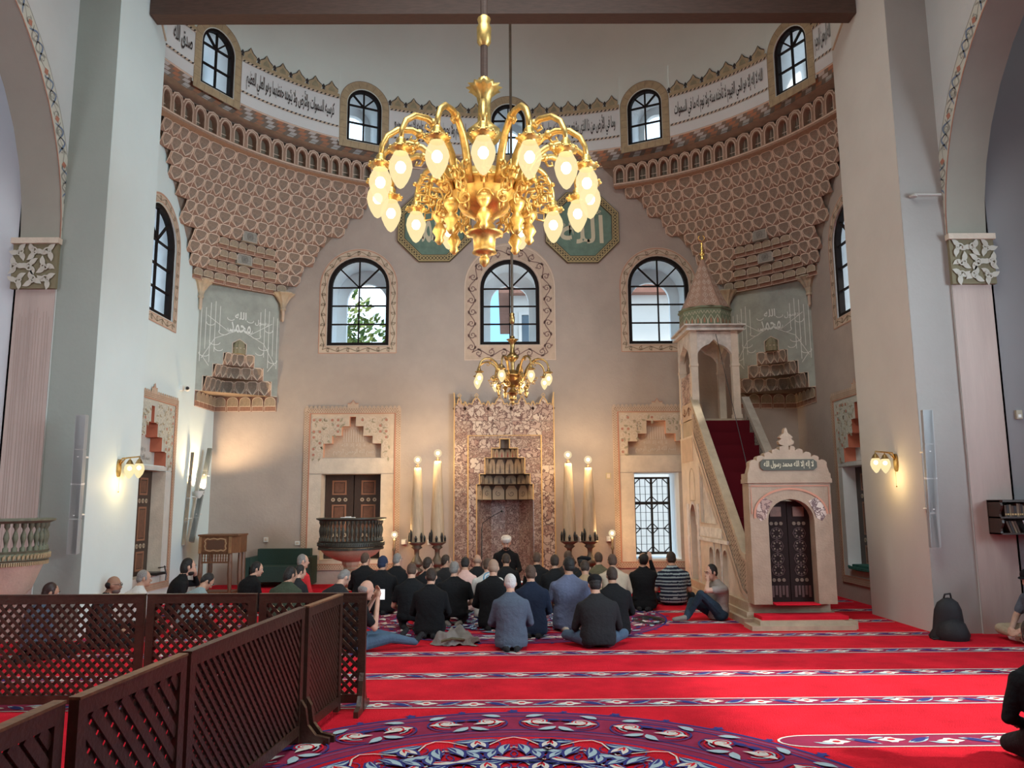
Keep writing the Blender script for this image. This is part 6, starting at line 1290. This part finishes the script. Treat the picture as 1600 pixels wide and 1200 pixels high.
    mats_ = [top, bot, skins[skin], shoe]+([stripes] if stripes else []); me2.materials.clear()
    for q in mats_: me2.materials.append(q)
    nf = len(me2.polygons); ls = np.empty(nf, int); me2.polygons.foreach_get('loop_start', ls); vi = np.empty(len(me2.loops), int); me2.loops.foreach_get('vertex_index', vi); fl = lab[vi[ls]]
    if stripes:
        z_ = P[vi[ls], 2]/S; fl = np.where((fl == 0) & (((z_*17.5) % 1) < .42), 4, fl)
    me2.polygons.foreach_set('material_index', fl.astype(np.int32)); me2.polygons.foreach_set('use_smooth', np.ones(nf, bool)); me2.update(); me2.name = 'person'
    o = bpy.data.objects.new('person', me2); COL.objects.link(o); o.location = (x, y, z); o.rotation_euler = (0, 0, yaw); WL[o.name] = Vector((0, 0, 0)); tag(o, lb, 'person')
    # children in the body's frame
    def child(q, nm, mt, smooth=True): q.v = [tuple(Vector(v)*S+Vector((0, 0, dz*S))) for v in q.v]; return q.build(nm, mt, o, smooth=smooth)
    def ellv(q, c, rr, cut=None, n=22, wob=0):
        vv = []; idx = {}; k = 0; base = len(q.v)
        for i in range(15):
            for j in range(n):
                a, b = pi*i/14, 2*pi*j/n; w_ = 1+wob*sin(5*b+i)*sin(3*a+j); v = Vector((c[0]+rr[0]*w_*sin(a)*cos(b), c[1]+rr[1]*w_*sin(a)*sin(b), c[2]+rr[2]*w_*cos(a))); vv.append(hp(v))
        q.add(vv, [(i*n+j, (i+1)*n+j, (i+1)*n+(j+1) % n, i*n+(j+1) % n) for i in range(14) for j in range(n)])
    hs, hm = hair; q = MB()
    if hs in ('short', 'long', 'cap', 'beret', 'cropped'):
        ellv(q, (0, -.020, .030), (.083, .093, .105) if hs != 'cropped' else (.079, .090, .100), wob=.02)
        ellv(q, (0, -.045, -.012), (.074, .062, .075) if hs != 'long' else (.082, .075, .12), wob=.02)
        for s in (-1, 1): q.ball(hp((s*.074, .018, .012)), .018, 8, sz=(.6, 1.2, 2))
        child(q, 'hair', hm if hs not in ('cap', 'beret') else hk)
    elif hs == 'rim':
        ellv(q, (0, -.030, -.006), (.0835, .078, .062), wob=.02); child(q, 'hair', hm)
    if hs == 'cap': q = MB(); ellv(q, (0, -.008, .060), (.094, .108, .075)); ellv(q, (0, .085, .045), (.075, .06, .014)); child(q, 'flat_cap', hm)
    if hs == 'beret': q = MB(); ellv(q, (.035, -.005, .085), (.128, .125, .045)); ellv(q, (0, 0, .055), (.088, .10, .05)); child(q, 'beret', hm)
    if hs == 'beanie': q = MB(); ellv(q, (0, -.012, .030), (.088, .100, .115)); ellv(q, (0, -.035, -.02), (.082, .075, .075)); child(q, 'beanie', hm)
    if hs == 'turban':
        q = MB(); 
        for k_, (zz, rr) in enumerate(((.045, .098), (.062, .104), (.08, .107), (.098, .106), (.115, .10))): q.tube([hp((rr*.86*cos(t), rr*sin(t)-.005, zz)) for t in [2*pi*i/24 for i in range(25)]], .013, 6, caps=False)
        child(q, 'white_turban', whitec); q = MB(); ellv(q, (0, -.005, .10), (.085, .095, .055)); child(q, 'turban_crown', mat('fez cloth', (.5, .46, .44), .8)); q = MB(); ellv(q, (0, -.03, .02), (.08, .078, .06)); child(q, 'hair', hk)
    q = MB()
    for s in (-1, 1): q.ball(hp((s*.031, .085, .012)), .0115, 8)
    e_ = child(q, 'eyes', eye_w); q = MB()
    for s in (-1, 1): q.ball(hp((s*.031, .0935, .012)), .006, 6); q.tube([hp((s*.014, .101, .034)), hp((s*.032, .103, .040)), hp((s*.05, .092, .034))], .0045, 5)
    child(q, 'eyebrows', hk if hs != 'rim' else hg); q = MB(); q.tube([hp((-.024, .096, -.060)), hp((0, .107, -.057)), hp((.024, .096, -.060))], [.003, .0065, .003], 6); child(q, 'mouth', lipm)
    if beard: q = MB(); ellv(q, (0, .040, -.078), (.060, .066, .050), wob=.03); ellv(q, (0, .100, -.044), (.032, .014, .008)); child(q, 'beard', beard)
    if glasses:
        q = MB()
        for s in (-1, 1): q.tube([hp((s*.034+.022*cos(t), .112, .010+.018*sin(t))) for t in [2*pi*i/12 for i in range(13)]], .0022, 5, caps=False); q.tube([hp((s*.056, .11, .014)), hp((s*.084, .0, .014))], .0022, 5)
        child(q, 'glasses', black_metal)
    return o, S, dz
Pn = person
# front rows, backs to the viewer
Pn('kneeling white-haired man in a blue-grey suit, foreground left of centre', .04, 9.95, .88, .03, top=suitblue, bot=black, hair=('short', hw), skin='l', headp=.3, coat=True, wide=1.12, lean=.12)
Pn('cross-legged man in black sweater, black flat cap and jeans, foreground right', 1.10, 10.0, .86, .05, 'cross', top=black2, bot=jeans, hair=('cap', black), skin='l', headp=.3, wide=1.2, lean=.22, shoe=black)
Pn('black-haired man in dusty blue polo shirt kneeling on pale-soled shoes', .86, 11.3, 1.0, 0, coat=True, top=poloblue, bot=black, sleeve='short', hair=('short', hk), headp=.12, heady=-.2, shoe=sole, wide=1.2, lean=.02)
Pn('man with cropped hair in navy sweater beside the blue polo man', .32, 10.85, .92, .05, top=navyc, bot=black, hair=('cropped', hr), headp=.2, coat=True, skin='l')
Pn('bald man in black suit behind the white-haired man', -.2, 11.5, .95, 0, top=black, bot=black, hair=('cropped', mat('shaved scalp', (.34, .22, .16), .6)), skin='l', headp=.35, coat=True, wide=1.12)
Pn('dark-haired young man all in black kneeling at the left front', -1.03, 10.9, .88, 0, top=black, bot=black, hair=('short', hb), skin='l', headp=.3, coat=True, wide=1.15)
Pn('man in black with buzzed fair hair, half hidden at the left front', -1.36, 11.55, .90, .1, top=black, bot=black, sleeve='short', hair=('cropped', hr), skin='l', headp=.55, wide=1.15)
Pn('man with thick brown hair in black, head turned right, left group', -1.26, 12.85, .90, 0, top=black, bot=black, hair=('short', hb), headp=.1, heady=.7, coat=True)
Pn('man in black seen in profile beside the left candles', -1.06, 13.75, .88, -.2, top=black2, bot=black, hair=('short', hb), headp=.1, heady=.9, coat=True)
Pn('broad grey-haired man in black shirt with grey socks', -.78, 11.9, .90, 0, top=black, bot=black, sleeve='short', hair=('cropped', hg), skin='l', headp=.2, heady=.3, shoe=sockg, wide=1.25)
Pn('grey-haired man in black coat left of the giant candles', -1.9, 13.95, .90, 0, top=black, bot=black, hair=('cropped', hg), skin='l', headp=.15, heady=.5, coat=True, wide=1.15)
Pn('brown-haired man in black jacket, farthest left of the kneeling group', -2.48, 14.1, .90, 0, top=black, bot=black, hair=('short', hr), skin='l', headp=.15, heady=.5, coat=True, wide=1.15)
Pn('figure in dark blue beanie hat and black coat', -2.03, 13.15, .90, 0, top=black, bot=black, hair=('beanie', cloth('blue beanie wool', (.028, .038, .075))), headp=.15, heady=.5, coat=True, wide=1.2)
Pn('person in a pink shirt kneeling left of the white shirt', -.69, 13.2, .87, 0, top=pinkc, bot=black, hair=('short', hk), headp=.4, coat=True, wide=.95)
Pn('bald man in black behind the pink shirt', -.52, 14.0, .87, 0, top=black, bot=black, hair=('rim', mat('shaved rim', (.3, .19, .14), .6)), skin='m', headp=.2)
o_, S_, dz_ = Pn('man in white tee shirt with a round blue emblem on the back', -.30, 12.5, .90, .05, top=whitec, bot=black, sleeve='short', hair=('short', hr), skin='l', headp=.3, coat=True, wide=1.15)
def back_print(o, c, r, parts, mt):
    q = MB()
    for pts, w in parts:
        out_ = []
        for u, v in pts:
            hit, loc, nr, _ = o.ray_cast(Vector((c[0]+r*u, -2, c[1]+r*v)), Vector((0, 1, 0))); out_.append((loc.x, loc.y-.004, loc.z) if hit else (c[0]+r*u, -.2, c[1]+r*v))
        pl = [(p[0], p[2]) for p in out_]; ys = [p[1] for p in out_]; N = len(pl); vv = []
        for i in range(N):
            a, b = pl[max(i-1, 0)], pl[min(i+1, N-1)]; dx, dy = b[0]-a[0], b[1]-a[1]; l = sqrt(dx*dx+dy*dy) or 1; nx, ny = -dy/l*w/2, dx/l*w/2; vv += [(pl[i][0]+nx, ys[i], pl[i][1]+ny), (pl[i][0]-nx, ys[i], pl[i][1]-ny)]
        q.add(vv, [(2*i, 2*i+1, 2*i+3, 2*i+2) for i in range(N-1)])
    q.build('printed_emblem', mt, o, world=False)
back_print(o_, (0.02, .60), .085, [([(cos(t), sin(t)) for t in [.5+i*.25 for i in range(20)]], .022), ([(.55*cos(t), .55*sin(t)) for t in [i*.35 for i in range(19)]], .014), ([(-.25, -.35), (-.25, .2), (.25, .2), (.25, -.35)], .02), ([(-.45, .2), (.45, .2)], .015)], mat('blue print', (.05, .22, .36), .7))
Pn('dark-haired man just in front of the imam, mostly hidden', -.02, 13.9, .88, 0, top=black, bot=black, hair=('short', hb), headp=.3, coat=True)
Pn('bearded imam in black robe and white turban facing the seated men', -.02, 15.6, .97, pi+.05, top=black, bot=black, hair=('turban', whitec), skin='l', headp=.35, heady=.15, beard=hk, coat=True, z=.14, wide=1.1, lean=.04, fine=True)
Pn('short-haired man in dark jacket right of the imam', .52, 14.2, .88, 0, top=black, bot=black, hair=('short', hr), headp=.2, coat=True)
Pn('man in black sweater beneath the inner right candle', .78, 13.2, .90, 0, top=black, bot=black, hair=('short', hb), headp=.2, heady=.1, coat=True, wide=1.15)
Pn('person in black coat and wide black beret before the right candles', 1.2, 12.85, .90, 0, top=black, bot=black, hair=('beret', black), headp=.2, coat=True, wide=1.2)
Pn('bald-topped man in front of the inner right candle, mostly hidden', 1.08, 14.3, .90, 0, top=black2, bot=black, hair=('short', hr), headp=.1)
Pn('man in tan jacket hidden behind the blue polo man', 1.16, 12.05, .88, -.05, top=tanc, bot=tanc, hair=('short', hb), headp=.6, coat=True, wide=1.1)
Pn('man in olive jacket left of the cream shirt', 1.60, 14.1, .88, 0, top=olivec, bot=black, hair=('short', hr), skin='l', headp=.2, coat=True)
Pn('bald man in cream shirt and light trousers beside the globe lamp', 1.70, 13.0, .92, 0, top=creamc, bot=creamc, hair=('cropped', hr), skin='m', headp=.2, coat=True, wide=1.2)
Pn('man in black coat looking up with one hand raised', 2.24, 13.35, .93, -.25, top=black, bot=black, hair=('short', hk), skin='l', headp=-.75, heady=-.5, arms='raise', coat=True, wide=1.1, fine=True, lean=.0)
Pn('man in striped navy and white polo shirt by the grilled window', 2.84, 13.98, .90, 0, 'cross', top=navyc, bot=jeansd, sleeve='short', hair=('cropped', hb), skin='l', headp=.15, wide=1.25, lean=.03, stripes=stripew)
Pn('man in black sweater directly behind the flat cap', 1.40, 10.75, .89, 0, top=black, bot=black, hair=('short', hb), headp=.3, coat=True, wide=1.15)
Pn('young man in grey tee shirt and jeans leaning on the stone pulpit', 3.10, 12.15, .82, pi/2+.35, 'knees', top=greyt, bot=jeansd, sleeve='short', hair=('short', hk), skin='l', headp=.2, arms='face', shoe=sockg, fine=True, lean=.02)
# man with the phone behind the end of the fence
Pn('balding man in black tee and jeans holding up a phone behind the fence', -1.80, 9.85, .84, -.95, 'sitlow', top=black, bot=jeans, sleeve='short', hair=('rim', hg), skin='l', headp=.3, arms='phone', fine=True, wide=1.1, lean=.1)
q = MB(); q.box(-1.575, -1.51, 10.065, 10.077, .575, .705); ph = q.build('smartphone', black_metal, loc=(-1.54, 10.065, .575)); tag(ph, 'smartphone with bright screen held up by the balding man', 'phone'); q = MB(); q.box(-1.572, -1.513, 10.061, 10.065, .58, .70); q.build('screen', mat('lit phone screen', (.8, .8, .8), .3, emit=(.9, .92, 1), estr=1.4), ph)
q = MB(); e = random.Random(2); vv = []; n = 26
for i in range(n+1):
    for j in range(n+1):
        u, v = i/n-.5, j/n-.5; rr = sqrt(u*u+v*v); h = .17*max(0, 1-(rr/.52)**2)**.7*(1+.35*sin(14*u+5*v)*cos(11*v-4*u))+.015*sin(31*u); vv.append((-.66+.55*u+.04*sin(9*v), 10.35+.40*v+.03*sin(11*u), max(.008, h)))
q.add(vv, [(i*(n+1)+j, (i+1)*(n+1)+j, (i+1)*(n+1)+j+1, i*(n+1)+j+1) for i in range(n) for j in range(n)]); jk = q.build('crumpled_jacket', cloth('grey jacket cloth', (.26, .25, .24)), smooth=True, loc=(-.66, 10.35, 0)); tag(jk, 'crumpled grey jacket lying on the carpet by the fence end', 'jacket')
q = MB(); q.tube([(-.82, 10.15, .06), (-.68, 10.12, .10), (-.56, 10.2, .07), (-.48, 10.3, .04)], .018, 6); q.build('lining', olivec, jk)
# left side, behind the far fence
Pn('dark-haired man in black, hand to his mouth, by the left apse door', -5.15, 12.8, .92, -1.0, 'cross', top=black, bot=black, hair=('long', hk), skin='l', headp=.15, beard=hk, arms='face', wide=1.2)
Pn('person in pale grey-blue hoodie bent forward behind the fence', -4.32, 11.15, .80, -.4, top=paleb, bot=black, hair=('short', hk), headp=.8, heady=.7, lean=.5, wide=1.15)
Pn('grey-haired man in white shirt behind the fence beside the left pier', -5.02, 11.05, .88, -.5, top=whitec, bot=black, hair=('cropped', hg), headp=.15, heady=.5, wide=1.1)
Pn('bald brown-skinned man with glasses in profile behind the fence', -5.06, 10.25, .88, -1.3, top=black2, bot=black, hair=('rim', hk), skin='d', headp=.1, glasses=True, beard=mat('grey stubble', (.12, .09, .08), .8))
Pn('brown-haired head just above the fence at far left', -5.42, 9.5, .86, -.5, top=suitblue, bot=black, hair=('short', mat('deep brown hair', (.030, .013, .012), .5)), headp=.3, heady=.4)
Pn('black-haired person in black coat in profile before the green sofa', -4.2, 13.3, .82, -.7, 'cross', top=black, bot=black, hair=('long', hk), skin='l', headp=.25, heady=.5, wide=1.3)
Pn('large dark-haired person in dark green jacket behind the fence', -3.10, 11.4, .88, -.3, top=greenj, bot=black, hair=('long', hk), headp=.3, heady=.4, wide=1.3)
Pn('grey-haired man in bright red shirt behind the fence', -3.50, 13.6, .92, -.5, top=redc, bot=black, hair=('cropped', hg), skin='l', headp=.1, heady=.6, wide=1.1)
Pn('black-haired boy in dark top in front of the red shirt', -3.25, 12.5, .82, -.4, top=black2, bot=black, hair=('short', hk), skin='l', headp=.3, heady=.6)
Pn('grey-haired man in dark suit, head bowed, before the stone pedestal', -2.40, 11.2, .84, -.5, top=black2, bot=black, hair=('cropped', hg), skin='l', headp=.75, heady=.3, lean=.35, wide=1.2)
# right edge
Pn('man in black cap and khaki shorts sitting cross-legged at the right edge', 6.62, 10.12, .90, pi/2+.35, 'cross', top=cloth('slate tee', (.10, .12, .15)), bot=khaki, sleeve='short', hair=('cap', black), skin='l', headp=.25, arms='shin', shoe=whitec, fine=True)
Pn('person all in black at the bottom right corner, cut by the frame', 3.66, 5.42, .93, .1, top=black, bot=black2, hair=('short', hk), headp=.6, coat=True, wide=1.75, lean=.3)
# ================================================================== OUTSIDE THE WINDOWS
def building(lb, x0, x1, y, z1, col, wins, roofc):
    root = thing('house', lb, 'building', ((x0+x1)/2, y, -1)); T = TY(y)
    q = MB(); q.box(x0, x1, y, y+6, -1, z1); q.build('house_wall', mat('facade '+lb[:12], col, .9, var=.05, scale=1), root)
    q = MB(); q.prism([(x0-.4, z1), (x1+.4, z1), (x1+.4, z1+.3), (x0-.4, z1+.3)], T, -.4, 6.4); q.build('roof', mat('roof '+lb[:12], roofc, .9, var=.2, scale=3), root)
    for (u, v) in wins:
        q = MB(); q.prism(rect(u-.55, u+.55, v-.7, v+.7), T, -.06, .0, holes=[rect(u-.45, u+.45, v-.6, v+.6)]); q.prism(rect(u-.03, u+.03, v-.6, v+.6), T, -.05, 0); f_ = q.build('facade_window', mat('facade window frame', (.6, .58, .55), .7), root)
        q = MB(); q.poly(rect(u-.45, u+.45, v-.6, v+.6), T, -.01); q.build('facade_pane', mat('facade pane', (.10, .14, .18), .2), f_)
building('pale house with small windows seen through the middle apse window', .15, 7.2, 27.0, 8.9, (.62, .60, .56), [(1.0, 7.6), (3.0, 7.6), (1.0, 5.2), (3.0, 5.2)], (.30, .14, .10))
building('white house with red roof band seen through the right apse window', 4.2, 15.0, 34.0, 10.2, (.66, .60, .56), [(5.7, 9.3), (7.4, 9.3), (9.1, 9.3)], (.35, .15, .12))
tr = thing('tree', 'green leafy tree outside the left apse window', 'tree', (-5.2, 25, -1)); e = random.Random(11)
q = MB(); q.tube([(-5.2, 25, -1), (-5.3, 25, 4), (-5.6, 25.2, 7.5)], [.3, .22, .08], 8); q.tube([(-5.3, 25, 4), (-6.4, 24.6, 6.2)], [.12, .04], 6); q.tube([(-5.3, 25, 4.4), (-4.5, 25.3, 6.6)], [.12, .04], 6); q.build('trunk', mat('bark', (.12, .09, .06), .9), tr)
q = MB()
for k in range(2600):
    a, b = e.uniform(0, 6.28), e.uniform(-1, 1); r = e.uniform(.2, 1)**.5; x, y, z = -5.6+2.0*r*cos(a)*sqrt(1-b*b), 25+1.8*r*sin(a)*sqrt(1-b*b), 6.0+2.9*r*b
    n = Vector((e.uniform(-1, 1), e.uniform(-1, 1), e.uniform(-1, 1))).normalized(); t = n.orthogonal().normalized()*.13; u = n.cross(t); c = Vector((x, y, z)); q.add([c-t, c-u*.5, c+t, c+u*.5], [(0, 1, 2, 3)], k % 2)
q.build('foliage', [mat('leaf green', (.07, .13, .03), .8), mat('leaf yellow green', (.16, .20, .05), .8)], tr, kind='stuff')
q = MB(); q.box(-40, 40, 17.2, 60, -1.2, -1.0); q.build('ground_outside', mat('outside paving', (.35, .34, .32), .9), kind='structure')
